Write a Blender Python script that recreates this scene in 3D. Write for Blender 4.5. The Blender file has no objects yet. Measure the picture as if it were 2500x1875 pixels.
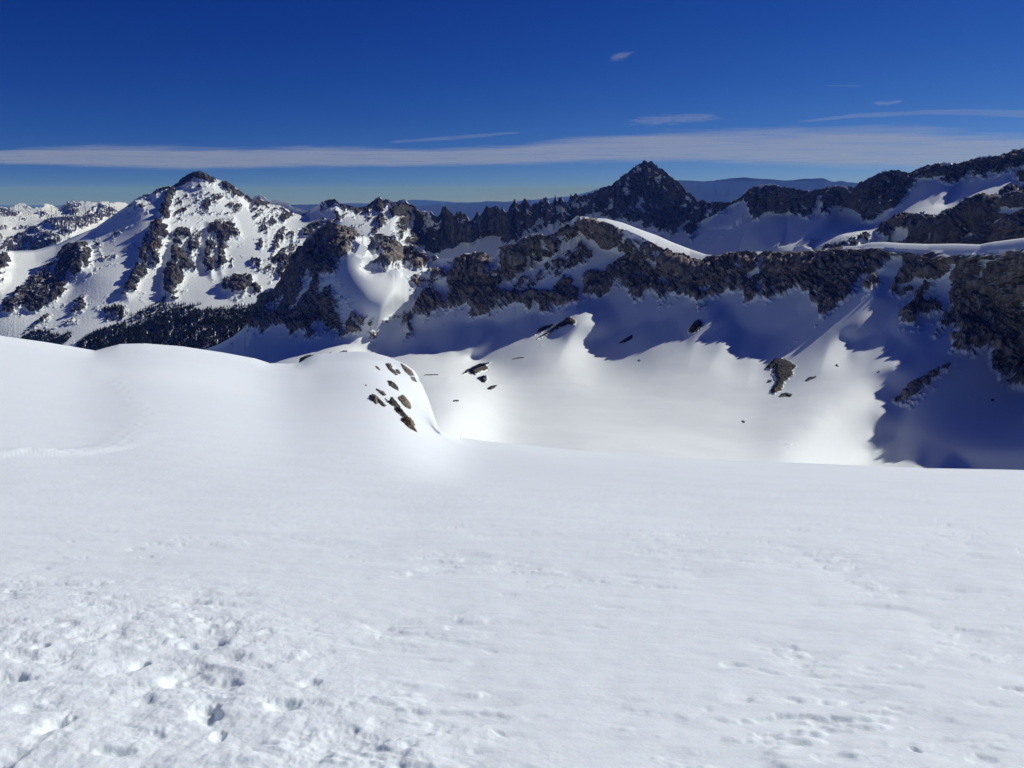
import bpy, math, random
import numpy as np
from mathutils import Vector

# ------------------------------------------------------------------ camera, sky, sun, exposure
sc = bpy.context.scene
COL = sc.collection
PITCH = math.radians(14.0)
FOC = 1900.0                       # focal length in pixels of a 2500 px wide picture
cam = bpy.data.objects.new('camera', bpy.data.cameras.new('camera'))
COL.objects.link(cam); sc.camera = cam
cam.data.sensor_width = 36; cam.data.lens = FOC / 2500 * 36
cam.data.clip_start = 0.1; cam.data.clip_end = 4e5
cam.rotation_euler = (math.radians(90) - PITCH, 0, 0)

SUN_AZ, SUN_EL = math.radians(60), math.radians(35)
SD = np.array([math.sin(SUN_AZ) * math.cos(SUN_EL), math.cos(SUN_AZ) * math.cos(SUN_EL), math.sin(SUN_EL)])
w = bpy.data.worlds.new('World'); sc.world = w; w.use_nodes = True
nt = w.node_tree; bg = nt.nodes['Background']
sky = nt.nodes.new('ShaderNodeTexSky'); sky.sky_type = 'NISHITA'; sky.sun_disc = False
sky.sun_elevation = SUN_EL; sky.sun_rotation = SUN_AZ
sky.altitude = 4000; sky.air_density = 1; sky.dust_density = 0; sky.ozone_density = 1
tc = nt.nodes.new('ShaderNodeTexCoord')
va = nt.nodes.new('ShaderNodeVectorMath'); va.operation = 'ADD'; va.inputs[1].default_value = (0, 0, .05)  # dip of the horizon seen from a high pass
vn = nt.nodes.new('ShaderNodeVectorMath'); vn.operation = 'NORMALIZE'
nt.links.new(tc.outputs['Generated'], va.inputs[0]); nt.links.new(va.outputs[0], vn.inputs[0]); nt.links.new(vn.outputs[0], sky.inputs[0])
sp = nt.nodes.new('ShaderNodeSeparateColor'); cb = nt.nodes.new('ShaderNodeCombineColor')
nt.links.new(sky.outputs[0], sp.inputs[0])
for i, (ref, out, ex) in enumerate(((.47, 3.1, 2.60), (.85, 1.20, 1.80), (.85, 1.02, 1.08))):
    a = nt.nodes.new('ShaderNodeMath'); a.operation = 'MULTIPLY'; a.inputs[1].default_value = .06
    p = nt.nodes.new('ShaderNodeMath'); p.operation = 'POWER'; p.inputs[1].default_value = ex
    m = nt.nodes.new('ShaderNodeMath'); m.operation = 'MULTIPLY'; m.inputs[1].default_value = out / .06
    c = nt.nodes.new('ShaderNodeMath'); c.operation = 'MINIMUM'; c.inputs[1].default_value = ref
    nt.links.new(sp.outputs[i], a.inputs[0]); nt.links.new(a.outputs[0], c.inputs[0]); nt.links.new(c.outputs[0], p.inputs[0]); nt.links.new(p.outputs[0], m.inputs[0]); nt.links.new(m.outputs[0], cb.inputs[i])
nt.links.new(cb.outputs[0], bg.inputs[0]); bg.inputs[1].default_value = .06
sl = bpy.data.lights.new('sun', 'SUN'); sl.energy = 3.4; sl.angle = math.radians(.53); sl.color = (1, .995, .95)
so = bpy.data.objects.new('sun', sl); COL.objects.link(so)
so.rotation_euler = Vector(SD).to_track_quat('Z', 'Y').to_euler()
sc.view_settings.view_transform = 'Standard'; sc.view_settings.look = 'None'
sc.view_settings.exposure = 0; sc.view_settings.gamma = 1
sc.cycles.max_bounces = 6; sc.cycles.diffuse_bounces = 4; sc.cycles.volume_bounces = 0
sc.cycles.transparent_max_bounces = 16

# ------------------------------------------------------------------ maths helpers
RNG = np.random.RandomState(7)
_perm = RNG.permutation(256); _perm = np.concatenate([_perm, _perm, _perm]).astype(np.int32)
_g = RNG.normal(size=(256, 3)); _g /= np.linalg.norm(_g, axis=1)[:, None]; _g = _g.astype(np.float32)

def noise3(x, y, z):
    """gradient noise, about -1..1"""
    x, y, z = [np.asarray(v, np.float32) for v in (x, y, z)]
    x, y, z = np.broadcast_arrays(x, y, z)
    xi, yi, zi = np.floor(x), np.floor(y), np.floor(z)
    fx, fy, fz = x - xi, y - yi, z - zi
    xi, yi, zi = xi.astype(np.int32) & 255, yi.astype(np.int32) & 255, zi.astype(np.int32) & 255
    u, v, t = [f * f * f * (f * (f * 6 - 15) + 10) for f in (fx, fy, fz)]
    def c(dx, dy, dz):
        h = _perm[_perm[_perm[xi + dx] + yi + dy] + zi + dz]
        g = _g[h]
        return g[..., 0] * (fx - dx) + g[..., 1] * (fy - dy) + g[..., 2] * (fz - dz)
    def lerp(a, b, s): return a + (b - a) * s
    r = lerp(lerp(lerp(c(0,0,0), c(1,0,0), u), lerp(c(0,1,0), c(1,1,0), u), v),
             lerp(lerp(c(0,0,1), c(1,0,1), u), lerp(c(0,1,1), c(1,1,1), u), v), t)
    return r * 1.6

def fbm(x, y, z, s, octv, gain=.5, lac=2.03):
    a, tot, n = 1.0, 0, 0.0
    for i in range(octv):
        tot = tot + a * noise3(x / s + 17.3 * i, y / s + 5.1 * i, z / s + 9.7 * i); n += a; a *= gain; s /= lac
    return tot / n

def ridged(x, y, z, s, octv, gain=.55):
    a, tot, n = 1.0, 0, 0.0
    for i in range(octv):
        tot = tot + a * (1 - 2 * np.abs(noise3(x / s + 7.3 * i, y / s + 3.1 * i, z / s + 1.7 * i))); n += a; a *= gain; s /= 2.07
    return tot / n

def sstep(x, a, b):
    t = np.clip((x - a) / (b - a), 0, 1); return t * t * (3 - 2 * t)

def ray(px, py):
    """world point at forward distance 1 for a pixel of the 2500 x 1875 picture"""
    a = (px - 1250.0) / FOC; b = (937.5 - py) / FOC
    y = math.cos(PITCH) + b * math.sin(PITCH); z = -math.sin(PITCH) + b * math.cos(PITCH)
    return a / y, z / y

def rbf(anch, reg=2e-4):
    """thin plate spline through (px, py, value)"""
    A = np.array(anch, float); P = A[:, :2] / 1000; n = len(P)
    def U(r2): return np.where(r2 > 1e-12, r2 * np.log(np.maximum(r2, 1e-12)), 0)
    K = U(((P[:, None] - P[None]) ** 2).sum(-1)) + np.diag(np.broadcast_to(reg, n))
    M = np.zeros((n + 3, n + 3)); M[:n, :n] = K; M[:n, n] = 1; M[:n, n + 1:] = P; M[n, :n] = 1; M[n + 1:, :n] = P.T
    co = np.linalg.solve(M, np.concatenate([A[:, 2], [0, 0, 0]]))
    def f(px, py):
        sh = px.shape; x = (px.ravel() / 1000).astype(np.float32); y = (py.ravel() / 1000).astype(np.float32)
        r = (co[n] + co[n + 1] * x + co[n + 2] * y).astype(np.float32)
        for i in range(n):
            d = (x - P[i, 0]) ** 2 + (y - P[i, 1]) ** 2 + 1e-9
            r += np.float32(co[i]) * d * np.log(d)
        return r.reshape(sh)
    return f

OFF = {1: (0, 380), 2: (600, 380), 3: (1220, 340), 4: (1860, 340), 5: (700, 700), 6: (1300, 700), 7: (1860, 700), 0: (0, 0)}
def PZ(k, s):
    """points noted in an enlarged view k of the picture -> picture pixels"""
    v = np.array([float(t) for t in s.replace(',', ' ').split()]).reshape(-1, 2)
    return v if k == 0 else v / 3.19 + np.array(OFF[k])

def sdist(poly, px, py, pad=60):
    """signed distance in pixels, positive inside; far outside = -pad"""
    out = np.full(px.shape, -float(pad), np.float32)
    x0, y0 = poly.min(0) - pad; x1, y1 = poly.max(0) + pad
    m = (px > x0) & (px < x1) & (py > y0) & (py < y1)
    if not m.any(): return out
    x, y = px[m], py[m]; ins = np.zeros(x.shape, bool); d2 = np.full(x.shape, 1e12)
    for (ax, ay), (bx, by) in zip(poly, np.roll(poly, -1, 0)):
        ex, ey = bx - ax, by - ay; L = ex * ex + ey * ey + 1e-9
        t = np.clip(((x - ax) * ex + (y - ay) * ey) / L, 0, 1)
        d2 = np.minimum(d2, (x - ax - t * ex) ** 2 + (y - ay - t * ey) ** 2)
        c = ((ay > y) != (by > y))
        ins ^= c & (x < ex * (y - ay) / (ey if abs(ey) > 1e-9 else 1e-9) + ax)
    d = np.sqrt(d2); out[m] = np.where(ins, d, -d); return out

def union(polys, px, py, pad=60):
    r = np.full(px.shape, -float(pad), np.float32)
    for p in polys: r = np.maximum(r, sdist(p, px, py, pad))
    return r

def interp(line, px):
    return np.interp(px, line[:, 0], line[:, 1])

def smin(a, b, k): return .5 * (a + b - np.sqrt((a - b) ** 2 + k * k))
def smax(a, b, k): return .5 * (a + b + np.sqrt((a - b) ** 2 + k * k))

def gsm(a, sg):
    k = np.arange(-3 * sg, 3 * sg + 1); g = np.exp(-.5 * (k / sg) ** 2); g /= g.sum()
    return np.convolve(np.pad(a, 3 * sg, mode='edge'), g, 'valid')

def blur2(A, sg):
    A = np.apply_along_axis(lambda a: gsm(a, sg), 0, A); return np.apply_along_axis(lambda a: gsm(a, sg), 1, A)

def envelope(P, step, k=3):
    """height profile of the sheet of sun rays grazing a crest, across the sun's direction"""
    x, y, z = P[..., 0].ravel(), P[..., 1].ravel(), P[..., 2].ravel()
    sx, sy = math.sin(SUN_AZ), math.cos(SUN_AZ); te = math.tan(SUN_EL)
    q = -sy * x + sx * y; H = z - te * (sx * x + sy * y)
    i = ((q - q.min()) / step).astype(int); out = np.full(i.max() + 1, -1e9); np.maximum.at(out, i, H)
    qc = q.min() + (np.arange(len(out)) + .5) * step; ok = out > -1e8
    out = np.interp(qc, qc[ok], out[ok])
    ker = np.ones(k) / k; out = np.convolve(np.pad(out, k // 2, mode='edge'), ker, 'valid')[:len(qc)]
    return qc, out

def shadow_depth(env, px, py, lo, hi):
    """forward distance at which the ray of each pixel meets the sheet of sun rays that graze a crest"""
    sx, sy = math.sin(SUN_AZ), math.cos(SUN_AZ); te = math.tan(SUN_EL)
    X, Z = ray(px, py); lo = np.full(px.shape, float(lo)); hi = np.full(px.shape, float(hi))
    for _ in range(24):
        D = .5 * (lo + hi); qq = D * (-sy * X + sx); pp = D * (sx * X + sy)
        F = D * Z - te * pp - np.interp(qq, *env)
        lo = np.where(F > 0, D, lo); hi = np.where(F > 0, hi, D)
    return .5 * (lo + hi)

def normals(P):
    du = np.gradient(P, axis=1); dv = np.gradient(P, axis=0)
    n = np.cross(du, dv); n /= np.linalg.norm(n, axis=-1)[..., None] + 1e-9
    return n

# ------------------------------------------------------------------ object helpers
def tag(o, label=None, cat=None, group=None, kind=None):
    if label: o['label'] = label
    if cat: o['category'] = cat
    if group: o['group'] = group
    if kind: o['kind'] = kind
    return o

def mesh_obj(name, V, F, mat, parent=None, attrs=None, smooth=True):
    me = bpy.data.meshes.new(name)
    V = np.asarray(V, np.float32).reshape(-1, 3); F = np.asarray(F, np.int32)
    k = F.shape[1]
    me.vertices.add(len(V)); me.vertices.foreach_set('co', V.ravel())
    me.loops.add(F.size); me.loops.foreach_set('vertex_index', F.ravel())
    me.polygons.add(len(F)); me.polygons.foreach_set('loop_start', np.arange(0, F.size, k, dtype=np.int32))
    me.polygons.foreach_set('use_smooth', np.full(len(F), smooth, bool))
    me.update(calc_edges=True)
    for an, av in (attrs or {}).items():
        at = me.attributes.new(an, 'FLOAT', 'POINT'); at.data.foreach_set('value', np.asarray(av, np.float32).ravel())
    me.materials.append(mat)
    o = bpy.data.objects.new(name, me); COL.objects.link(o)
    if parent: o.parent = parent
    return o

def grid_faces(nr, nc):
    i = np.arange(nr * nc).reshape(nr, nc)
    return np.stack([i[:-1, :-1], i[:-1, 1:], i[1:, 1:], i[1:, :-1]], -1).reshape(-1, 4)

def grid_obj(name, P, mat, attrs=None, c0=0, c1=None):
    P = P[:, c0:c1]; nr, nc = P.shape[:2]
    return mesh_obj(name, P, grid_faces(nr, nc), mat, attrs={k: v[:, c0:c1] for k, v in (attrs or {}).items()})

# ------------------------------------------------------------------ materials
class NT:
    def __init__(s, name):
        s.m = bpy.data.materials.new(name); s.m.use_nodes = True; s.t = s.m.node_tree
        s.b = s.t.nodes['Principled BSDF']; s.out = s.t.nodes['Material Output']
    def n(s, typ, **kw):
        nd = s.t.nodes.new(typ)
        for k, v in kw.items():
            if k.startswith('i'): nd.inputs[int(k[1:])].default_value = v
            else: setattr(nd, k, v)
        return nd
    def l(s, a, b): s.t.links.new(a, b)
    def math(s, op, a, b=None, clamp=False):
        nd = s.n('ShaderNodeMath', operation=op, use_clamp=clamp)
        for i, v in enumerate((a, b)):
            if v is None: continue
            if isinstance(v, (int, float)): nd.inputs[i].default_value = v
            else: s.l(v, nd.inputs[i])
        return nd.outputs[0]
    def mix(s, f, a, b):
        nd = s.n('ShaderNodeMix', data_type='RGBA')
        for i, v in ((0, f), (6, a), (7, b)):
            if isinstance(v, (int, float)): nd.inputs[i].default_value = v
            elif isinstance(v, tuple): nd.inputs[i].default_value = v + (1,)
            else: s.l(v, nd.inputs[i])
        return nd.outputs[2]
    def noise(s, scale, detail=5, rough=.55, vec=None, dist=0):
        nd = s.n('ShaderNodeTexNoise'); nd.inputs['Scale'].default_value = scale; nd.inputs['Detail'].default_value = detail
        nd.inputs['Roughness'].default_value = rough; nd.inputs['Distortion'].default_value = dist
        if vec is not None: s.l(vec, nd.inputs['Vector'])
        return nd.outputs['Fac']
    def obj(s, sx=1, sy=1, sz=1):
        t = s.n('ShaderNodeTexCoord'); mp = s.n('ShaderNodeMapping'); mp.inputs['Scale'].default_value = (sx, sy, sz)
        s.l(t.outputs['Object'], mp.inputs[0]); return mp.outputs[0]
    def ramp(s, f, a, b):
        nd = s.n('ShaderNodeMapRange'); s.l(f, nd.inputs[0]); nd.inputs[1].default_value = a; nd.inputs[2].default_value = b
        return nd.outputs[0]

SNOW = (.90, .94, .92)
def terrain_mat(name, scale, c_dark, c_mid, c_warm, bump, snowc=SNOW):
    """snow and rock; the share of rock is the mesh attribute 'rock'"""
    M = NT(name); at = M.n('ShaderNodeAttribute', attribute_name='rock')
    v = M.obj(1, 1, .6)
    n1 = M.noise(1 / scale, 6, .65, v); n2 = M.noise(.22 / scale, 4, .5, v); n3 = M.noise(4 / scale, 4, .6, v)
    f = M.math('ADD', at.outputs['Fac'], M.math('MULTIPLY', M.math('SUBTRACT', n3, .5), .55))
    f = M.ramp(f, .42, .58)
    rc = M.mix(M.ramp(n1, .35, .65), c_dark, c_mid)
    rc = M.mix(M.math('MULTIPLY', M.ramp(n2, .48, .62), .75), rc, c_warm)
    M.l(M.mix(f, snowc, rc), M.b.inputs['Base Color'])
    M.b.inputs['Roughness'].default_value = .85; M.b.inputs['Specular IOR Level'].default_value = .2
    vo = M.n('ShaderNodeTexVoronoi', feature='DISTANCE_TO_EDGE'); vo.inputs['Scale'].default_value = .8 / scale; n4 = M.n('ShaderNodeTexNoise'); n4.inputs['Scale'].default_value = .5 / scale; n4.inputs['Detail'].default_value = 4; M.l(v, n4.inputs['Vector'])
    wv = M.n('ShaderNodeVectorMath', operation='MULTIPLY_ADD'); wv.inputs[1].default_value = (scale * 2,) * 3; M.l(n4.outputs['Color'], wv.inputs[0]); M.l(v, wv.inputs[2]); M.l(wv.outputs[0], vo.inputs['Vector'])
    rc = M.mix(M.math('MULTIPLY', M.ramp(vo.outputs[0], .09, 0), .6), rc, tuple(c * .4 for c in c_dark)); M.l(M.mix(f, snowc, rc), M.b.inputs['Base Color'])
    h = M.math('ADD', M.math('MULTIPLY', n1, 1.0), M.math('MULTIPLY', M.ramp(vo.outputs[0], 0, .25), .35))
    bp = M.n('ShaderNodeBump'); bp.inputs['Distance'].default_value = bump; M.l(f, bp.inputs['Strength']); M.l(h, bp.inputs['Height'])
    M.l(bp.outputs[0], M.b.inputs['Normal'])
    return M.m

mat_ridge = terrain_mat('ridge rock and snow', 9, (.09, .083, .075), (.41, .37, .33), (.38, .30, .24), 5)
mat_far = terrain_mat('mountain rock and snow', 22, (.04, .039, .041), (.13, .123, .12), (.145, .115, .10), 13)
mat_far_shade = terrain_mat('mountain rock lightened for shade and snow', 22, (.06, .058, .06), (.21, .20, .19), (.22, .18, .15), 13)  # copy of the mountain rock, its colour lightened for the faces in shade
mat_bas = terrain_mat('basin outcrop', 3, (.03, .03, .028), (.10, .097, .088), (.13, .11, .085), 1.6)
mat_dist = terrain_mat('distant rock and snow', 60, (.05, .05, .055), (.12, .11, .11), (.15, .11, .10), 15)

def rock_mat(name, dark, mid, warm, scale, bump):
    M = NT(name); v = M.obj(1, 1, .8)
    n1 = M.noise(1 / scale, 7, .65, v); n2 = M.noise(.3 / scale, 3, .5, v)
    c = M.mix(M.ramp(n1, .35, .65), dark, mid); c = M.mix(M.ramp(n2, .5, .65), c, warm)
    M.l(c, M.b.inputs['Base Color']); M.b.inputs['Roughness'].default_value = .85; M.b.inputs['Specular IOR Level'].default_value = .2
    bp = M.n('ShaderNodeBump'); bp.inputs['Distance'].default_value = bump; M.l(n1, bp.inputs['Height']); M.l(bp.outputs[0], M.b.inputs['Normal'])
    return M.m
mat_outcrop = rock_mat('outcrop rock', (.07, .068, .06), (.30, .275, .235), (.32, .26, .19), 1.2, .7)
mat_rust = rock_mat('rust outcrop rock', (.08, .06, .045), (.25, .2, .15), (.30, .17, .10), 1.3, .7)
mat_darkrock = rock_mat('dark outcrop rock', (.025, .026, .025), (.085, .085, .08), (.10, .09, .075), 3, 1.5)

Ms = NT('near snow'); v = Ms.obj()
nA = Ms.noise(.05, 4, .5, v); nB = Ms.noise(6, 5, .6, Ms.obj(.6, 1.4, 1)); nC = Ms.noise(45, 3, .6, v)
Ms.l(Ms.mix(Ms.ramp(nA, .35, .65), (.85, .93, .925), (.87, .93, .93)), Ms.b.inputs['Base Color'])
Ms.b.inputs['Subsurface Weight'].default_value = .7; Ms.b.inputs['Subsurface Radius'].default_value = (1, 1.15, 1.3); Ms.b.inputs['Subsurface Scale'].default_value = .035
Ms.b.inputs['Roughness'].default_value = .7; Ms.b.inputs['Specular IOR Level'].default_value = .25
b1 = Ms.n('ShaderNodeBump'); b1.inputs['Distance'].default_value = .02; b1.inputs['Strength'].default_value = .5; Ms.l(nB, b1.inputs['Height'])
b2 = Ms.n('ShaderNodeBump'); b2.inputs['Distance'].default_value = .004; b2.inputs['Strength'].default_value = .6; Ms.l(nC, b2.inputs['Height']); Ms.l(b1.outputs[0], b2.inputs['Normal'])
Ms.l(b2.outputs[0], Ms.b.inputs['Normal'])
mat_near = Ms.m

# ------------------------------------------------------------------ rock share of a layer from outlines
def rock_density(px, py, rocks, snows, base=None, soft=16.0, core=.8):
    d = np.zeros(px.shape, np.float32) if base is None else base.astype(np.float32)
    for k, s, dens in rocks:
        p = PZ(k, s); sd = sdist(p, px, py, 40)
        d = np.maximum(d, np.maximum(dens * sstep(sd, -soft, soft * .8) * (core + (1 - core) * sstep(sd, 0, 22)), dens * .3 * sstep(sd, -36, 0)))
    for k, s, dens in snows:
        p = PZ(k, s); sd = sdist(p, px, py, 40)
        d = d * (1 - (1 - dens) * sstep(sd, -soft, soft))
    return d

def finish(P, dens, s_mask, ang, stretch, oct_=4, seedoff=0, amp=6, lift=4, s_rock=40, snow_amp=.6, s_snow=90, ledge=.9, ledge_lo=.72, streak=0, samt=.8, dscale=1.0, zst=.4, ribs=0):
    """turns a density of rock into a ragged rock share and roughens the surface"""
    x, y, z = P[..., 0], P[..., 1], P[..., 2]
    c, s = math.cos(ang), math.sin(ang)
    a = x * c + z * s; b = (-x * s + z * c) * stretch
    nz = fbm(a + seedoff, y * .5, b, s_mask, oct_, .8) ; u = .5 + .5 * np.tanh(nz * 3.4)
    thr = .06 + .9 * u
    if streak: dens = dens - samt * sstep(fbm(a / 6.5, y * .15, (-x * s + z * c), streak, 4, .6) + .35 * fbm(x, y, z, streak * 14, 2), .10, .26)
    rock = np.clip(.5 + (dens - thr) * 4.5, 0, 1)
    n = normals(P)
    sm = sstep(dens, .1, 1.0)
    rr = ridged(x, y, z * zst, s_rock, 7, .68) * .6 + ridged(x + z * .5, y, z, s_rock * .25, 4, .75) * .4
    if ribs: rr = rr + ribs * ridged(x, y, z * .12, s_rock * .75, 3)
    disp = dscale * rock * (lift + amp * rr) * (.35 + .65 * sm) + (1 - rock) * snow_amp * fbm(x, y, z, s_snow, 3)
    Q = P + n * disp[..., None]
    if np.any(np.asarray(ledge) > 0):
        n2 = normals(Q); rock = rock * (1 - ledge * sstep(n2[..., 2], ledge_lo, ledge_lo + .12) * sstep(fbm(x, y, z, s_rock * .8, 3), -.35, .25))
    return Q, rock, disp


# ------------------------------------------------------------------ the snow basin and the dark ridge round it
SKY_C = np.vstack([PZ(0, '-400,1080 100,1000 300,950 440,885 480,866 501,852 533,841 574,819 600,797 619,756 631,722 656,706 675,703 694,678 710,646 732,606 741,599 747,581 763,565 776,552 788,546 804,538 819,546 832,556 860,562 870,568 876,574 892,577 910,584 923,577 929,570 945,574 964,577 976,593 989,606 995,601 1014,603 1029,606 1045,618 1070,628 1083,634 1095,632 1114,634 1133,626 1161,617 1174,617 1186,628 1196,628 1208,631 1214,615 1227,599 1240,596 1261,600 1276,581 1301,572 1320,570 1336,577 1358,566 1370,553 1389,548 1408,531 1439,530 1480,534 1521,544 1565,561 1602,574 1640,591 1684,608 1722,621 1747,624 1765,619 1784,614 1860,613 1891,616 1923,613 1985,609 2048,602 2095,600 2126,592 2158,591 2205,594 2267,596 2330,595 2393,597 2424,591 2500,581 2700,560 3000,540')])
BAND = np.array([(1400,0),(1440,3),(1480,8),(1521,15),(1565,18),(1602,24),(1640,26),(1684,26),(1722,14),(1747,4),(1785,3),(1860,5),(1980,4),(2040,5),(2095,8),(2126,14),(2200,16),(2267,18),(2330,22),(2393,22),(2424,22),(2500,25),(3000,25)], float)
CRD_OLD = np.array([(-400,2300),(300,2100),(501,1950),(600,1780),(694,1710),(741,1680),(804,1640),(876,1630),(910,1640),(930,1610),(989,1560),(1083,1480),(1174,1400),(1240,1350),(1320,1320),(1440,1280),(1600,1150),(1747,1020),(1860,930),(2000,840),(2126,750),(2267,660),(2400,570),(2500,510),(2700,430),(3000,350)], float)
CRD = CRD_OLD.copy(); CRD[:, 1] *= np.interp(CRD[:, 0], [1083, 1174, 1240, 1320, 1440, 1600, 1747, 1860, 2000, 2126, 2267, 2400, 2500, 3000], [1, 1.007, 1.022, 1.038, 1.07, 1.15, 1.225, 1.27, 1.31, 1.36, 1.41, 1.456, 1.49, 1.54])

LIT_C = np.vstack([
    PZ(0, '400,1300 400,900 560,885 600,876'), PZ(2, '160,1575 260,1530 370,1480 450,1420 480,1450 520,1400 560,1370 700,1380 760,1380 740,1260 720,1100 700,1000 620,960 700,900 760,760 860,640 900,625 990,655 950,700 930,760 900,830 890,880 940,920 1000,930 1100,900 1180,880 1210,920 1200,1000 1180,1080 1100,1200 1050,1300 1000,1390 960,1430 975,1450 940,1520'),
    PZ(5, '610,500 800,540 1000,515 1150,515 1220,495 1330,465 1310,495 1400,475 1530,450 1430,560 1440,580 1500,575 1600,530 1740,470 1930,400 2000,390'),
    PZ(6, '130,370 180,340 290,235 340,215 420,215 460,250 485,290 440,350 410,410 410,490 430,505 470,530 540,565 660,550 760,525 920,460 1060,435 1190,410 1240,370 1390,280 1320,400 1310,430 1500,425 1540,500 1600,560 1665,540 1650,565 1755,545 1730,570 1800,597'),
    PZ(7, '0,595 90,575 260,510 450,390 880,80 780,260 720,330 640,390 620,430 640,500 665,540 740,530 830,550 945,535 930,575 1000,590 1050,610 940,740 890,860 930,900 930,990 880,1070 840,1150 870,1210 835,1300 930,1320 1050,1365 1200,1360 1280,1400 1390,1430'),
    PZ(0, '2320,1170 2320,1600 400,1600')])

AN_C = [(501,852,1900),(600,797,1740),(694,678,1690),(804,538,1640),(910,584,1640),(989,606,1560),(1083,634,1480),(1174,617,1400),(1240,596,1350),(1320,570,1320),(1440,530,1270),(1600,600,1140),(1747,624,1020),(1860,613,930),(2000,609,840),(2126,606,750),(2267,614,660),(2400,619,570),(2500,606,510),(2700,585,430),(3000,565,350),
 (300,950,2000),(-400,1080,2200),(0,1100,1500),(300,1100,1100),
 (560,850,1640),(660,830,1470),(750,830,1390),(750,700,1510),(870,860,1280),(870,800,1340),(900,700,1500),(960,680,1500),(1000,800,1270),(1040,770,1280),(1102,750,1270),(1186,762,1190),(1240,740,1170),(1327,766,1120),(1400,745,1130),(1490,704,1120),(1552,750,1000),(1684,732,930),(1803,700,850),(1869,741,780),(2004,773,690),(2079,729,690),(2133,675,710),(2205,640,685),
 (2250,750,620),(2325,850,520),(2415,900,485),(2500,960,455),(2430,750,540),(2800,900,350),
 (2130,1000,480),(2130,1100,400),(1900,1000,530),(1900,920,620),(1900,860,700),(1700,870,800),(1700,1000,600),(1465,877,860),(1465,1000,620),(1420,790,900),(1250,850,980),(1250,950,700),(1100,870,1000),(1100,920,780),(960,880,1120),(900,900,1050),(700,900,1200),(1005,950,640),(1045,1030,440),(1110,1000,560),(1200,1075,400),(1210,945,770),(1320,1075,440),(1500,1112,400),(2000,1133,365),(2500,1200,260),(1250,1250,230),(2000,1330,180),(800,1150,330),(2300,1150,345),(2900,1200,220)]

AN_C = [(a, b, c * (np.interp(a, CRD[:, 0], CRD[:, 1]) / np.interp(a, CRD_OLD[:, 0], CRD_OLD[:, 1]))) for a, b, c in AN_C]
px1 = np.arange(-300, 2901, 2.0); NR = 430
v = np.linspace(0, 1, NR)[:, None]
def jag(px, s, amp, seed):
    z0 = np.zeros_like(px) + seed
    return amp * (np.abs(noise3(px / s, z0, z0)) * 1.3 + .6 * noise3(px / s * 2.7, z0 + 9, z0) + .45 * noise3(px / s * 6.1, z0 + 4, z0))
bnd = interp(BAND, px1)
skp = interp(SKY_C, px1) - jag(px1, 22, 4.5, 3.3) * sstep(bnd, 5, 1) * sstep(px1, 520, 640)
topc = skp + bnd
PX = np.broadcast_to(px1, (NR, len(px1))).copy(); topS = gsm(topc, 18); PY = 1330 + (topS[None] - 1330) * v + (topc - topS)[None] * v ** 9
cD = interp(CRD, px1)
skd = cD * (1 + interp(BAND, px1) * .0016)
_X, _Z = ray(px1, skp); ENV_C = envelope(np.stack([_X * skd, skd, _Z * skd], -1)[100:], 8.0)
def densify(poly, step):
    out = []
    for a, b in zip(poly[:-1], poly[1:]):
        k = max(1, int(np.hypot(*(b - a)) / step)); out += [a + (b - a) * t / k for t in range(k)]
    return np.array(out)
bp_ = densify(LIT_C[2:-3], 12)[::2]
bp_ = bp_[(bp_[:, 0] > 640) & (bp_[:, 1] < 1145)]
sd = sdist(LIT_C, PX, PY, 120); hgt = PY - topc[None]
blend = sstep(hgt, 60, 0)
SHA = [(2130,1090),(2200,1000),(2280,1100),(2200,880),(2100,800),(2000,830),(1900,800),(1950,760),(1800,790),(1700,790),(1600,790),(1500,800),(1550,840),(1350,780),(1250,800),(1150,830),(1050,830),(950,840),(2250,820),(2150,760)]
_gx, _gy = np.meshgrid(np.arange(650, 2290, 40.), np.arange(570, 1150, 36.)); _gx = _gx + 18 * (np.arange(_gx.shape[0])[:, None] % 2)
_s = sdist(LIT_C, _gx.ravel(), _gy.ravel(), 400); _m = (_s > 16) & ((_s < 70) | (np.arange(len(_s)) % 2 == 0))
_m &= ~((_gx.ravel() < 1200) & (_gy.ravel() > 915))
LITN = np.stack([_gx.ravel(), _gy.ravel()], -1)[_m]; LITS = _s[_m]
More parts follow.
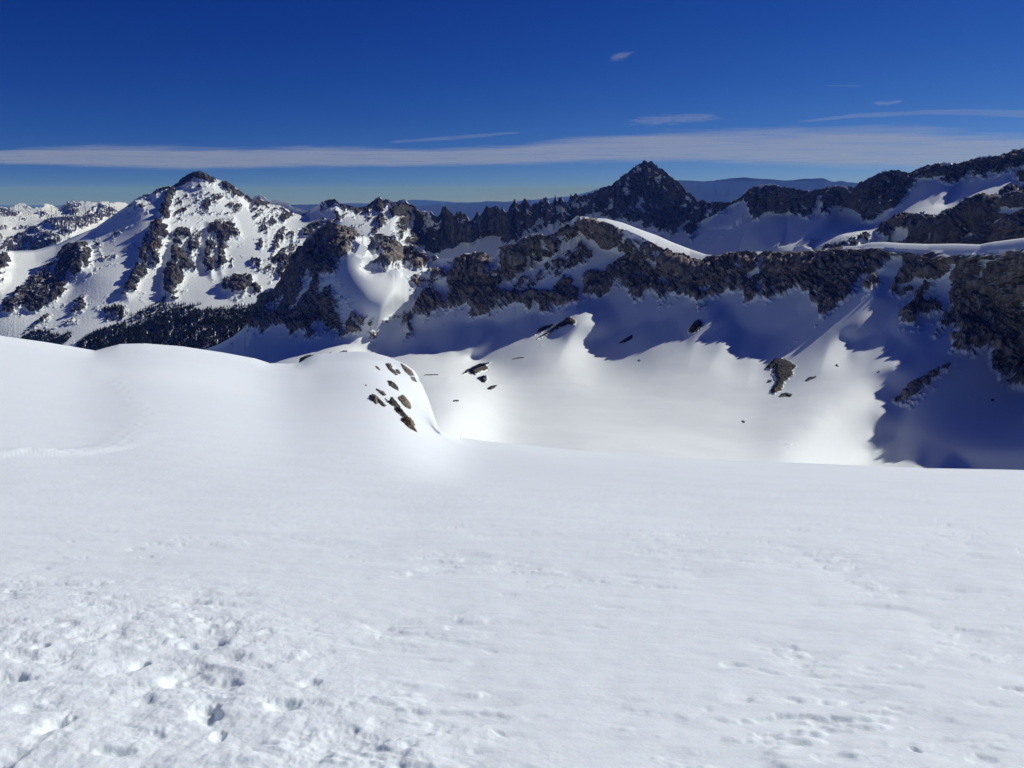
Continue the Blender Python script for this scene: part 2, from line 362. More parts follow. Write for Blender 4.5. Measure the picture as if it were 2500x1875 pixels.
def depth_C(env):
    env = (env[0], gsm(env[1], 14 if len(env[1]) > 350 else 5))
    bk_ = ~((bp_[:, 0] < 1020) & (bp_[:, 1] < 850)); bd = shadow_depth(env, bp_[:, 0], bp_[:, 1], 100, 4000)
    sh = np.array(SHA, float); shD = shadow_depth(env, sh[:, 0], sh[:, 1], 100, 4000)
    shD = shD * (1 + .0007 * np.abs(sdist(LIT_C, sh[:, 0], sh[:, 1], 120)))
    ln = LITN; lnD = shadow_depth(env, ln[:, 0], ln[:, 1], 100, 4000); envs = (env[0], gsm(env[1], 40) - 1.0)
    wf = sstep(LITS, 50, 95); lnD = lnD * (1 - wf) + wf * shadow_depth(envs, ln[:, 0], ln[:, 1], 100, 4000)
    dist = LITS * (1 - wf) + wf * np.minimum(np.maximum(ln[:, 1] - np.interp(ln[:, 0], [900, 1100, 1300, 1465, 1600, 1800, 1900, 2000, 2150], [862, 868, 868, 872, 870, 875, 885, 900, 930]), 40), LITS * 1.15)
    dist = dist * np.interp(ln[:, 0], [1450, 1850, 2000, 2100], [1, .72, .85, 1.0])
    lnD = lnD * (1 - np.interp(dist, [0, 40, 90, 150, 240, 400], [0, .05, .145, .31, .55, .70]))
    sh = np.vstack([sh, ln]); shD = np.concatenate([shD, lnD])
    near = np.vstack([bp_, sh])
    keep = [q for q in AN_C if np.min(np.hypot(near[:, 0] - q[0], near[:, 1] - q[1])) > (32 if q[1] < 860 else 60)]
    f = rbf([(a, b, math.log(c)) for a, b, c in keep] + [(a, b, math.log(c)) for (a, b), c in zip(bp_[bk_], bd[bk_])] + [(a, b, math.log(c)) for (a, b), c in zip(sh, shD)], np.concatenate([np.full(len(keep), 4e-4), np.full(int(bk_.sum()), 4e-4), np.full(len(SHA), 4e-3), np.full(len(ln), 3e-2)]))
    D = np.exp(f(PX, PY)); D = D * (1 - blend) + cD[None] * blend
    Ds = shadow_depth(env, PX, PY, 100, 4000)
    eps = np.minimum(np.abs(sd) * np.where(sd > 0, .0006, .0007), np.clip(hgt * .0006, .0, .04))
    eps = eps + .0012 * sstep(np.abs(sd), 2, 14) * sstep(hgt, 10, 60)
    kk = 8 * np.clip(np.abs(sd) / 40, 0, 1) + .05
    lit = smin(D, Ds * (1 - eps), kk); shd = smax(D, Ds * (1 + eps), kk)
    D2 = np.where(sd > 0, lit, shd); fade = sstep(hgt, 0, 25) * sstep(PX, 560, 640)
    Df = D * (1 - fade) + D2 * fade; bm = sstep(hgt, 45, 110); dl = Df - D
    return D + dl * (1 - bm) + blur2(dl, 4) * bm, D, Ds
D, DC0, Ds = depth_C(ENV_C)

ROCK_C = [
 (2, '0,1330 60,1200 100,1090 180,1040 240,1030 300,950 350,850 420,720 470,640 520,590 600,500 650,480 740,540 870,590 875,640 820,720 760,790 720,860 700,920 620,960 610,1060 680,1010 720,1080 740,1250 760,1340 740,1385 680,1360 600,1330 540,1380 480,1455 470,1400 420,1370 370,1410 340,1360 290,1330 220,1320 170,1360 90,1350', 1.02),
 (2, '800,1370 800,1280 850,1180 880,1210 915,1200 925,1270 905,1380 850,1380', .9), (2, '930,1410 945,1310 985,1280 990,1340 1000,1400 960,1420', 1),
 (2, '1030,600 1100,600 1160,610 1250,700 1230,800 1200,870 1130,880 1075,900 1035,850 1060,760 1030,700', 1.02),
 (2, '1240,690 1420,740 1560,800 1480,850 1400,890 1330,900 1250,880 1220,800', .8),
 (2, '1250,1080 1260,950 1400,880 1640,790 1640,860 1600,940 1480,1030 1380,1060', .5),
 (2, '1300,1210 1310,1130 1380,1060 1480,1030 1560,1100 1550,1170 1520,1210 1430,1250 1350,1240', 1.0),
 (2, '1570,1190 1580,1040 1600,940 1640,860 1650,770 1790,730 1850,740 1880,800 1920,880 1960,960 1980,1040 2042,1040 2042,1180 1970,1220 1870,1220 1780,1250 1740,1180 1680,1120 1660,1180 1600,1210', 1.02),
 (2, '1250,1230 1300,1220 1290,1330 1330,1360 1300,1400 1250,1400', .9), (2, '860,600 1050,590 1040,640 980,650 930,630', .7),
 (2, '620,960 740,930 1000,1050 950,1150 800,1180 740,1100', .12),
 (3, '0,830 130,800 180,750 320,715 440,700 450,780 430,870 370,920 330,960 250,1010 200,1020 120,1100 60,1110 0,1040', 1.02),
 (3, '440,700 480,660 540,645 600,590 760,625 800,640 870,660 960,700 960,770 930,830 860,860 790,850 740,790 690,770 660,720 600,720 540,770 460,750', 1.0),
 (3, '640,800 690,850 720,900 680,960 600,960 580,900 600,830', 1), (3, '960,780 1100,790 1080,830 960,900 900,910 920,850', .9),
 (3, '960,700 1220,775 1400,865 1500,905 1700,915 1740,890 2042,860 2042,1250 1930,1280 1890,1210 1860,1150 1820,1200 1640,1260 1560,1290 1480,1250 1420,1190 1270,1270 1240,1220 1150,1210 1060,1310 1000,1200 950,1100 890,1110 860,1160 780,1230 690,1250 640,1200 640,1080 700,1020 800,1000 960,930 1060,860 1150,800', 1.02),
 (3, '0,1160 50,1200 180,1200 300,1180 400,1180 480,1100 560,1090 600,1150 630,1190 600,1270 520,1300 420,1310 340,1360 290,1320 190,1340 180,1280 60,1290 0,1310', 1.0),
 (3, '60,1110 250,1010 430,870 640,860 760,900 720,1000 640,1080 480,1100 300,1180 50,1190', .47),
 (4, '0,850 200,860 400,850 600,830 750,820 850,830 950,850 1080,870 1130,900 1100,910 1000,960 950,1020 870,1070 800,1080 740,1160 700,1240 540,1350 460,1380 390,1290 360,1190 260,1170 200,1220 120,1230 105,1180 80,1250 30,1280 0,1240', 1.02),
 (4, '780,1210 790,1170 860,1110 940,1070 930,1110 860,1180', 1),
 (4, '1080,880 1130,880 1400,890 1600,890 1550,920 1500,1010 1430,1050 1370,1130 1320,1110 1280,1120 1150,1140 1100,1150 1010,1200 990,1190 1060,1110 1110,1030 1100,980', 1.0),
 (4, '1075,1400 1160,1290 1180,1230 1250,1180 1310,1120 1360,1130 1350,1190 1300,1240 1250,1310 1320,1310 1380,1220 1420,1230 1370,1290 1415,1320 1400,1360 1310,1410 1260,1390 1190,1450 1130,1450', 1.0),
 (4, '1080,1220 1130,1170 1190,1180 1130,1230', .9),
 (4, '1540,920 1700,870 1980,860 2600,860 2600,1659 1480,1640 1470,1560 1530,1440 1530,1400 1490,1350 1530,1180 1500,1100 1530,1000', 1.06),
 (7, '1500,0 2600,0 2600,810 1930,820 1880,800 1940,720 1900,690 1860,730 1790,700 1770,600 1750,480 1640,520 1500,510 1465,400 1530,300 1490,200', 1.06),
 (7, '1050,895 1150,820 1300,690 1540,570 1530,610 1400,700 1280,790 1150,890', .75),
 (7, '1380,250 1500,200 1520,260 1440,350 1350,420 1340,400', .5),
 (7, '210,420 300,370 310,390 220,450', .5), (7, '350,320 540,220 600,170 610,190 420,320', .4),
 (5, '735,300 760,250 820,220 845,240 800,250 760,295', .85), (5, '940,385 935,330 960,200 980,210 980,300 990,340 960,370', .9), (5, '980,390 1000,340 1020,340 990,385', .9),
 (5, '875,300 900,240 920,220 905,290', .9), (5, '1050,275 1110,240 1140,240 1080,300', .7), (5, '1145,265 1190,220 1200,225 1150,280', .7),
 (1, '1690,1525 1860,1400 1990,1300 2042,1290 2042,1350 1960,1400 1800,1500', .35),
]
SNOW_C = [
 (2, '480,900 540,890 510,960 470,1010 455,980', .1), (2, '210,1190 290,1070 300,1100 250,1170 215,1200', .1), (2, '240,1220 320,1120 310,1160 250,1225', .2), (2, '390,1210 420,1130 500,1020 520,960 560,960 500,1080 450,1150 400,1210', .15), (2, '630,660 660,640 640,760 620,780', .2),
 (2, '560,1370 590,1200 620,1080 640,1080 600,1250 585,1340', .2),
 (3, '170,900 240,940 220,990 180,960', .1), (3, '1540,1180 1640,1180 1600,1210 1550,1210', .1), (3, '1920,1150 1930,1080 2000,1000 2042,970 2042,1040 1980,1110 1930,1160', .1),
 (3, '700,1000 760,900 930,860 960,880 900,950 800,1010', .05), (3, '660,790 740,800 720,850 680,860', .1),
 (3, '960,690 1110,745 1240,800 1360,850 1480,900 1440,905 1360,870 1220,790 1100,770', .15),
 (7, '1790,620 1830,550 1860,580 1850,690 1800,690', .4), (7, '1690,380 1760,370 1750,400 1690,400', .2), (4, '1780,1230 1850,1200 1860,1260 1820,1310', .3), (4, '1740,970 1800,1000 1790,1040 1730,1060', .2),
 (4, '1180,880 1300,850 1500,850 1700,840 2042,790 2042,860 1900,850 1700,880 1500,880 1350,900', .35),
 (4, '1160,1380 1220,1380 1220,1400 1170,1400', .1),
]
dens = rock_density(PX, PY, ROCK_C, SNOW_C)
dens = dens * sstep(PX, 430, 520)
X, Z = ray(PX, PY)
def build_C(D):
    P = np.stack([X * D, D, Z * D], -1)
    und = sstep(sd, 20, 90) * (1 - dens); P[..., 2] += und * (8.0 * fbm(P[..., 0] * .9 + P[..., 1] * .3, P[..., 1] * .8, 0, 300, 2) + 1.5 * fbm(P[..., 0], P[..., 1], 5, 110, 2) + .5 * fbm(P[..., 0], P[..., 1], 0, 38, 2))
    P, rock, _ = finish(P, dens, 24, math.radians(-48), .4, oct_=6, amp=13, lift=2.5, s_rock=40, snow_amp=.35, ledge=.4, ledge_lo=.70, streak=4.5, samt=.75, zst=.22, ribs=.7)
    rows, rk = [P], [rock]
    # the snow cap on top of the crest and the hidden far side
    for t in np.linspace(.12, 1, 8):
        Dn = cD * (1 + bnd * .0016 * t); pyn = topc - bnd * (1 - (1 - t) ** 1.5)
        xx, zz = ray(px1, pyn); Q = np.stack([xx * Dn, Dn, zz * Dn], -1); rows.append(Q[None]); rk.append(np.where(bnd > 6, 0, rock[-1])[None])
    wcap = sstep(bnd, 1, 7)[:, None]
    for r in rows[1:]: r[0] = r[0] * wcap + (P[-1] + (r[0] - rows[1][0]) * .3) * (1 - wcap)
    return rows, rk
rows, rk = build_C(D)
for _ in range(2):
    src = np.concatenate([rows[0][-70:]] + rows[1:])[:, 430:]
    ENV_C = envelope(src, 3.0, 9)
    D, DC0, Ds = depth_C(ENV_C); rows, rk = build_C(D)
top = rows[-1][0]
for sback in (4, 10, 20, 40, 70, 110, 160, 230, 320, 430, 600):
    Q = top + np.stack([np.full(len(px1), sback * .35), np.full(len(px1), sback * .9), np.full(len(px1), -sback * .72)], -1)
    nb = fbm(Q[:, 0], Q[:, 1], Q[:, 2], 40, 4) * min(sback * .15, 10)
    Q[:, 2] += nb; rows.append(Q[None]); rk.append(np.full((1, len(px1)), .5 + .4 * math.sin(sback)))
PC = np.concatenate(rows); RC = np.concatenate(rk)
def Psurf(px, py):
    """point of the basin surface seen at a pixel"""
    j = int(np.clip((px + 300) / 2, 0, len(px1) - 1)); i = int(np.argmin(abs(PY[:, j] - py))); return PC[i, j]
PYC = PY.copy()
basin = grid_obj('snow_basin', PC, mat_ridge, {'rock': RC})
tag(basin, 'wide snow basin under a long dark rock ridge whose shadow falls across it', 'snow basin', kind='structure')

# ------------------------------------------------------------------ the far mountains: snowy peak on the left, jagged crest, rock pyramid, right shoulder
SKY_E = np.vstack([PZ(0, '-500,800 -150,640 0,614 25,613 85,611 135,598 163,585 188,574 235,555 282,521 313,501 337,483 354,476 370,474 382,461 407,455 422,454 434,449 448,440 459,427 469,421 486,419 501,424 514,432 533,440 552,444 574,457 589,471 599,480 608,490 614,488 622,480 634,476 644,480 655,491 675,490 694,494 703,496 713,505 732,510 741,515 757,513 771,505 785,494 804,488 819,487 827,493 829,498 848,501 866,508 876,507 892,505 901,498 913,487 926,480 934,488 945,487 954,491 970,493 984,487 989,487 998,498 1011,502 1020,515 1039,516 1055,520 1067,532 1073,532 1080,518 1089,510 1098,518 1111,534 1119,534 1130,530 1139,537 1155,540 1164,535 1174,538 1180,524 1189,513 1203,505 1214,510 1221,518 1225,504 1230,518 1239,520 1254,501 1276,503 1311,508 1317,497 1323,500 1336,497 1341,503 1355,498 1374,494 1383,497 1399,490 1414,484 1439,478 1452,467 1471,459 1493,453 1508,437 1521,428 1537,418 1549,407 1562,400 1574,393 1582,396 1596,394 1602,403 1609,403 1612,412 1628,420 1637,429 1649,437 1659,443 1668,453 1678,469 1693,476 1706,492 1722,494 1740,494 1765,494 1781,495 1797,489 1812,481 1816,472 1828,461 1844,456 1860,453 1879,450 1898,453 1913,459 1935,458 1954,464 1982,469 2001,464 2023,456 2048,456 2079,456 2090,459 2101,447 2126,437 2148,422 2180,415 2205,417 2214,423 2227,423 2246,411 2268,404 2299,398 2330,401 2362,395 2393,384 2424,381 2446,379 2468,370 2500,362 2700,310 3000,290')])
ERD = np.array([(-500,2700),(-150,2800),(0,2850),(135,2950),(282,3050),(486,3150),(599,3200),(700,3250),(830,3200),(926,3250),(1000,3250),(1100,3300),(1250,3350),(1400,3450),(1574,3600),(1700,3400),(1781,3200),(1900,3000),(2023,2850),(2100,2700),(2246,2550),(2393,2350),(2500,2200),(2700,1950),(3000,1700)], float)
AN_E = [(-300,900,2150),(0,900,2150),(300,900,2150),(600,900,2200),(900,900,2400),(1200,800,2650),(1500,800,2700),(1800,800,2500),(2100,800,1900),(2500,800,1500),(2900,800,1200),
 (0,800,2280),(300,800,2320),(500,800,2330),(700,800,2380),(600,700,2560),(400,700,2520),(200,700,2480),(0,700,2500),(0,640,2750),
 (300,600,2700),(500,600,2790),(650,600,2850),(800,620,2850),(480,500,2990),(600,540,3000),(350,520,2900),(200,620,2700),(100,640,2780),
 (900,560,3020),(1000,620,2900),(1100,620,2950),(1200,600,3050),(1400,560,3200),(1400,700,2900),(1600,560,3200),(1600,650,2980),(1600,470,3420),(1500,560,3200),
 (1760,560,3020),(1760,640,2800),(1900,520,2850),(1900,600,2600),(2000,520,2700),(2050,580,2450),(2150,500,2450),(2200,560,2100)]
LIT_E = [PZ(4, '430,840 480,810 600,745 720,712 840,707 910,690 1000,630 1100,560 1200,490 1300,420 1390,395 1455,420 1435,510 1500,490 1640,420 1760,370 1900,320 2030,330 2200,300 2200,420 2042,400 1950,470 1870,515 1830,475 1700,490 1620,500 1550,550 1450,600 1370,635 1280,628 1180,618 1050,640 970,660 920,700 840,740 650,765 560,830'),
         PZ(4, '40,870 50,850 140,805 120,840 180,830 300,790 390,775 365,830 400,850 400,880')]
px2 = np.arange(-300, 2901, 2.0); NR = 300
v = np.linspace(0, 1, NR)[:, None]
skp2 = interp(SKY_E, px2) - jag(px2, 16, 5.0, 8.8) * sstep(px2, 1030, 1090) - 15 * np.maximum(0, 1 - 3.2 * np.abs(noise3(px2 / 21, 0 * px2 + 1.7, 0 * px2))) * sstep(px2, 1040, 1090) * sstep(px2, 1480, 1400) - jag(px2, 9, 5.0, 6.1) * sstep(px2, 1040, 1090) * sstep(px2, 1480, 1400) - jag(px2, 14, 2.2, 5.8) * sstep(px2, 300, 340) * sstep(px2, 1090, 1030)
bot = np.interp(px2, [-300, 600, 900, 1300, 1700, 2900], [900, 890, 840, 680, 680, 640])
PX = np.broadcast_to(px2, (NR, len(px2))).copy(); PY = bot[None] + (skp2 - bot)[None] * v
cD2 = interp(ERD, px2)
_X, _Z = ray(px2, skp2); CREST_E = envelope(np.stack([_X * cD2, cD2, _Z * cD2], -1)[590:], 20.0)
UPE = PZ(4, '430,840 480,805 600,742 720,710 840,705 910,688 1000,628 1100,558 1200,488 1300,420 1390,395 1455,420 1435,510 1500,490 1640,420 1760,370 1900,320 2030,320')
lp = densify(UPE, 16); ld = shadow_depth(CREST_E, lp[:, 0], lp[:, 1], 800, 6000)
lo_ = densify(PZ(4, '560,835 650,768 840,742 920,702 1050,645 1180,620 1280,630 1370,638 1450,602 1550,552 1620,502 1700,492 1830,478 1870,515 1950,472 2042,402'), 30)
lod = shadow_depth(CREST_E, lo_[:, 0], lo_[:, 1], 800, 6000) * .93
cl_ = lo_[4:] + np.array([8, 45]); cld = lod[4:] * .975
lp = np.vstack([lp, lo_, cl_]); ld = np.concatenate([ld, lod, cld])
keep = [q for q in AN_E if np.min(np.hypot(lp[:, 0] - q[0], lp[:, 1] - q[1])) > 25]
crest_an = [(a, np.interp(a, SKY_E[:, 0], SKY_E[:, 1]), math.log(np.interp(a, ERD[:, 0], ERD[:, 1]))) for a in range(-300, 2901, 80)]
f = rbf([(a, b, math.log(c)) for a, b, c in keep] + crest_an + [(a, b, math.log(c)) for (a, b), c in zip(lp, ld)])
D = np.exp(f(PX, PY))
hgt = PY - skp2[None]
blend = sstep(hgt, 30, 0); D = D * (1 - blend) + cD2[None] * blend
Ds = shadow_depth(CREST_E, PX, PY, 800, 6000)
sd = union(LIT_E, PX, PY, 80)
eps = np.minimum(np.abs(sd) * .0006, np.clip(hgt * .0006, 0, .04)); kk = 12 * np.clip(np.abs(sd) / 30, 0, 1) + .1
under = sstep(sdist(PZ(4, '500,900 560,838 650,768 840,742 920,702 1050,645 1180,620 1280,630 1370,638 1450,602 1550,552 1620,502 1700,492 1830,478 1870,515 1950,472 2042,402 2400,330 2400,1000 500,1000'), PX, PY, 60), -8, 2)
D2 = np.where(sd > 0, smin(D, Ds * (1 - eps), kk), smax(D, Ds * (1 + eps), kk)) * (1 - under) + D * under
fd = sstep(hgt, 0, 20) * sstep(PX, 950, 1040)
D = D * (1 - fd) + D2 * fd
ROCK_E = [
 (1, '-400,740 0,745 75,745 90,880 60,980 0,1060 -400,1200', .9),
 (1, '560,700 700,690 710,800 690,930 560,1010 500,1100 430,1180 320,1220 200,1210 80,1230 20,1190 130,1080 260,960 380,880 480,780', .93),
 (1, '20,1190 130,1120 330,1220 450,1200 400,1300 280,1340 200,1400 160,1410 250,1330 330,1250 200,1230 60,1260', .75),
 (1, '1385,225 1410,290 1330,400 1350,430 1300,520 1310,640 1250,760 1240,880 1150,930 1090,970 1060,1060 1000,1120 960,1110 1010,1000 1050,880 1090,800 1090,740 1150,640 1190,540 1230,480 1280,370 1300,290', .93),
 (1, '1380,580 1480,575 1480,640 1400,680 1420,780 1500,850 1530,900 1440,960 1380,1060 1350,1120 1290,1130 1280,1040 1290,920 1310,800 1340,680', .95),
 (1, '1500,590 1560,570 1590,620 1540,680 1550,740 1520,820 1460,830 1450,740 1480,660', .92),
 (1, '1620,530 1700,510 1820,490 1850,560 1880,640 1820,700 1760,740 1770,860 1730,930 1700,900 1690,800 1700,720 1670,780 1680,880 1650,950 1600,880 1580,840 1600,740 1580,680 1610,620', .88),
 (1, '1740,960 1830,930 1900,940 1980,940 1960,1020 1900,1080 1800,1100 1790,1060 1740,1050', .92),
 (1, '1820,640 1890,640 1900,700 1860,760 1830,700', .5), (1, '1920,740 2000,760 2050,840 2050,900 1930,860', .75), (1, '1780,740 1830,820 1820,960 1780,900', .6),
 (1, '1290,230 1345,215 1400,210 1465,140 1550,115 1640,150 1760,195 1830,235 1950,340 1940,365 1880,350 1760,285 1680,240 1600,215 1540,195 1430,240 1380,250', 1.15),
 (1, '1000,385 1075,310 1180,290 1300,230 1345,225 1330,270 1220,320 1150,330 1090,400 1020,410', .85), (1, '1020,390 1090,370 1140,400 1160,460 1090,430', .75),
 (1, '1400,260 1560,190 1700,250 1940,360 1960,420 1800,480 1560,500 1420,560 1330,560 1340,430', .46),
 (1, '600,620 1000,430 1010,460 800,560 560,700', .35), (1, '730,680 800,670 810,790 900,760 920,800 790,820', .75), (1, '850,620 980,560 990,600 870,660', .6), (1, '950,720 1050,670 1080,690 960,760', .5), (1, '930,470 1020,430 1020,540 960,530', .4),
 (1, '1180,480 1300,560 1300,700 1200,760 1120,620', .6), (1, '930,1000 1300,1060 1280,1200 800,1280 600,1180 700,1080', .22),
 (1, '1250,1150 1600,1100 2000,1150 1990,1220 1250,1220', .12), (1, '800,1190 930,1170 1010,1220 960,1280 840,1290', .8), (1, '600,1100 680,1060 680,1200 620,1330 500,1330 480,1270', .6), (1, '1050,1230 1150,1200 1150,1290 1040,1300', .7),
 (1, '690,1220 740,1150 870,1100 860,1140 720,1290', .4),(1, '900,1160 1350,1010 1360,1080 920,1200', .35),
 (1, '600,1460 640,1430 750,1370 900,1320 1060,1340 1180,1290 1300,1210 1480,1180 1560,1210 1980,1190 2040,1250 1900,1400 1800,1600 600,1600', .6),
 (2, '25,330 110,300 175,350 400,400 440,440 330,520 250,600 150,640 100,600 30,440', .6),
 (2, '440,430 590,360 725,345 860,410 830,470 700,440 540,470 430,500', .6), (2, '670,440 740,400 745,520 690,510', .95),
 (2, '430,560 560,490 650,480 520,640 440,660', .75), (2, '190,790 210,700 250,600 300,560 290,680 200,800', 1), (2, '300,700 320,590 430,600 440,680 380,780 330,760', .65), (2, '100,650 135,650 130,780 95,770', .9),
 (2, '210,800 300,720 400,780 330,900 260,1000 230,960 250,860 200,860', .95),
 (2, '0,820 60,870 150,870 190,830 240,830 250,920 200,1010 130,960 60,920', .6), (2, '-30,900 60,960 20,1050 -40,1050', .9),(2, '40,1000 110,1000 120,1070 50,1080', .9),
 (2, '740,380 880,410 880,600 800,560 720,500', .45), (2, '870,430 940,370 1040,310 1080,340 1180,350 1240,340 1340,420 1500,480 1540,820 1400,780 1260,700 1100,620 900,640 870,560', .78),
 (2, '1020,330 1180,360 1330,400 1500,500 1300,520 1040,420 960,400', .97),
 (2, '1480,480 1560,380 1630,470 1770,500 1850,440 1930,380 2042,380 2042,620 1880,640 1700,700 1560,750 1480,740 1250,680 1250,560 1480,560', 1.0),
 (3, '0,520 60,550 110,500 400,480 620,440 700,420 660,600 400,700 200,760 0,860', .85), (3, '0,500 120,490 120,620 0,900', 1),
 (3, '660,440 740,390 920,300 1130,160 1260,220 1430,350 1560,480 1570,700 1500,830 1300,740 1100,680 800,600 640,590', .99),
 (3, '1540,470 1790,480 1890,440 1900,470 1700,600 1560,660 1520,560', .93),
 (3, '1880,440 1990,350 2042,360 2042,650 1980,630 1940,600 1930,520', .97), (3, '1780,560 1860,520 1900,620 1820,650', .5), (3, '1590,700 1680,660 1690,700 1600,800', .8), (3, '1700,720 1780,700 1760,840 1690,830', .75), (3, '1780,600 2042,650 2042,800 1850,780', .38),
 (4, '-80,470 0,350 120,340 700,355 1020,220 1230,210 1400,180 1870,110 2200,60 2200,180 1800,230 1500,330 1250,300 1160,420 1100,500 960,600 850,660 770,640 740,590 640,600 540,560 520,650 480,640 450,560 370,640 300,600 200,620 100,600 40,650 -80,640', .97),
 (4, '1250,210 1900,120 2200,100 2200,290 1900,300 1600,340 1400,380 1280,330', .62), (4, '1960,300 2100,280 2200,300 2200,400 2030,360', .9),
 (4, '770,640 960,560 970,600 840,660', .95), (4, '330,720 400,640 410,650 345,720', .7),
 (4, '920,710 970,665 1050,642 1180,620 1280,630 1370,640 1450,605 1550,555 1620,505 1700,495 1830,480 1860,520 1950,475 2042,405 2200,330 2200,900 1000,900', 1.05),
 (4, '450,850 600,770 840,745 850,800 760,850 500,900', .75), (4, '1000,640 1100,590 1270,540 1280,555 1100,620', .6), (4, '1820,430 1990,385 2010,400 1850,445', .8),
]
SNOW_E = [
 (1, '1580,130 1650,160 1720,200 1700,230 1640,190', .1), (1, '410,940 500,850 460,900 440,960', .1), (1, '520,1010 600,900 570,980', .2), (1, '1220,490 1260,490 1260,530 1220,530', .1),
 (2, '1050,580 1100,500 1085,450 1110,400 1125,490 1190,480 1150,560 1110,625 1060,600', .0), (2, '1240,590 1265,500 1290,450 1325,450 1310,510 1275,560 1260,640 1235,620', .0),
 (2, '870,430 930,470 900,600 870,600', .3), (2, '940,520 1040,450 1000,600 930,620', .35), (2, '1360,560 1480,490 1490,500 1420,570 1370,610', .15), (2, '1440,640 1480,630 1470,660 1440,660', .1), (2, '1540,600 1600,510 1620,520 1560,610', .3),
 (2, '1490,775 1620,720 1700,680 1830,630 1910,610 1890,690 1790,740 1750,780 1640,810 1540,820', .05),
 (3, '200,700 300,600 330,620 250,730', .25), (3, '330,700 420,640 460,650 380,740', .25), (3, '130,690 190,640 200,660 150,710', .3), (3, '630,470 690,440 680,480 650,500', .1), (3, '450,580 510,520 480,570', .2),
 (3, '760,600 830,520 920,390 940,400 860,540 820,590', .35), (3, '960,600 1020,520 1040,530 980,610', .3), (3, '1060,520 1110,430 1110,480 1080,590', .4), (3, '1230,300 1230,250 1245,240 1260,290 1240,350', .0), (3, '1285,380 1300,350 1320,380 1305,410', .0), (3, '1360,345 1410,335 1410,370 1390,380', .05), (3, '1170,600 1230,560 1200,640', .4),
 (3, '1330,770 1400,690 1480,640 1500,660 1450,720 1500,800 1560,720 1570,680 1650,610 1760,560 1850,530 1880,490 1930,500 1930,620 2042,670 2042,900 1640,900 1500,860 1380,800', .26),
 (4, '320,520 350,500 370,560 330,570', .1), (4, '200,580 225,480 240,490 225,600', .2), (4, '430,500 460,420 480,430 450,560 420,600', .25), (4, '550,540 600,510 590,560 560,580', .2), (4, '920,330 1000,320 960,400', .35), (4, '0,600 230,590 300,620 370,640 450,600 500,640 560,600 640,625 760,600 780,640 850,660 960,620 1060,540 1130,480 1160,420 1250,310 1400,320 1500,370 1650,320 1900,300 1980,300 2000,360 1700,440 1000,620 900,700 400,860 0,880', .17),
 (4, '1060,560 1130,470 1230,380 1180,500 1080,600', .5), (4, '420,500 500,620 400,620', .5),
 (4, '1880,550 2042,530 2200,520 2200,600 2042,590 1820,695 1960,610', .1), (4, '1530,650 1580,680 1640,740 1850,775 1500,810 1600,740', .2), (4, '960,700 1170,700 1150,740 980,790', .3), (4, '1330,780 1380,680 1400,650 1390,760', .3), (4, '570,810 760,770 740,820 560,840', .3),
]
base = .04 + 0 * PX
dens = rock_density(PX, PY, ROCK_E, SNOW_E, base, soft=12, core=.72) * (1 - .12 * sstep(PX, 1000, 900))
dens = np.maximum(dens, np.maximum(sstep(PX, 1030, 1060) * sstep(PX, 1800, 1770), .85 * sstep(PX, 775, 790) * sstep(PX, 960, 940)) * 1.1 * sstep(hgt, 20, 9))
# ribs of rock stand out from the snow between them
X, Z = ray(PX, PY); P = np.stack([X * D, D, Z * D], -1)
n0 = normals(P)
rib = np.zeros(PX.shape, np.float32)
for k, s, dn in ROCK_E[:13]:
    if dn > .8: rib = np.maximum(rib, sstep(sdist(PZ(k, s), PX, PY, 40), -12, 16))
P = P + n0 * (rib * (11 + 12 * fbm(P[..., 0], P[..., 1], P[..., 2], 90, 3)))[..., None]
west = sstep(PX, 1080, 1000)
P, rock, _ = finish(P, dens, 36, math.radians(-52), .5, oct_=7, amp=32, lift=3, s_rock=105, snow_amp=3.5, s_snow=220, ledge=.55 * sstep(hgt, 12, 50), ledge_lo=.78, streak=11, samt=.55, zst=.25, ribs=.4, dscale=.4 - .25 * sstep(PX, 1040, 1090) * sstep(PX, 1500, 1420) + .6 * sstep(hgt, 0, 45) * (1 - .4 * sstep(PX, 1020, 940)))
rows, rk = [P], [rock]
for sback in (8, 20, 50, 100, 180, 300, 500, 800, 1200):
    Q = P[-1] + np.stack([np.full(len(px2), sback * .3), np.full(len(px2), sback * .9), np.full(len(px2), -sback * .55)], -1)
    Q[:, 2] += fbm(Q[:, 0], Q[:, 1], Q[:, 2], 120, 4) * min(sback * .15, 40); rows.append(Q[None]); rk.append(np.full((1, len(px2)), .55))
PE = np.concatenate(rows); RE = np.concatenate(rk)
def col(px): return int((px + 300) / 2)
for nm, a, b, lb, cat in (
    ('snowy_mountain', -300, 608, 'broad snowy mountain on the left with dark rock ribs and a small rocky summit', 'mountain'),
    ('mountain_ridge', 608, 1070, 'low snowy mountain ridge with speckled knolls right of the broad snowy mountain', 'mountain ridge'),
    ('jagged_ridge', 1070, 1440, 'jagged dark ridge of rock teeth left of the pyramid shaped peak', 'mountain ridge'),
    ('rocky_peak', 1440, 1790, 'steep dark pyramid shaped rock peak rising above the skyline', 'mountain'),
    ('mountain_shoulder', 1790, 2900, 'long dark mountain shoulder with sunlit snow bench at the right edge', 'mountain')):
    tag(grid_obj(nm, PE, mat_far if b <= 1070 else mat_far_shade, {'rock': RE}, col(a), col(b) + 1), lb, cat, kind='structure')

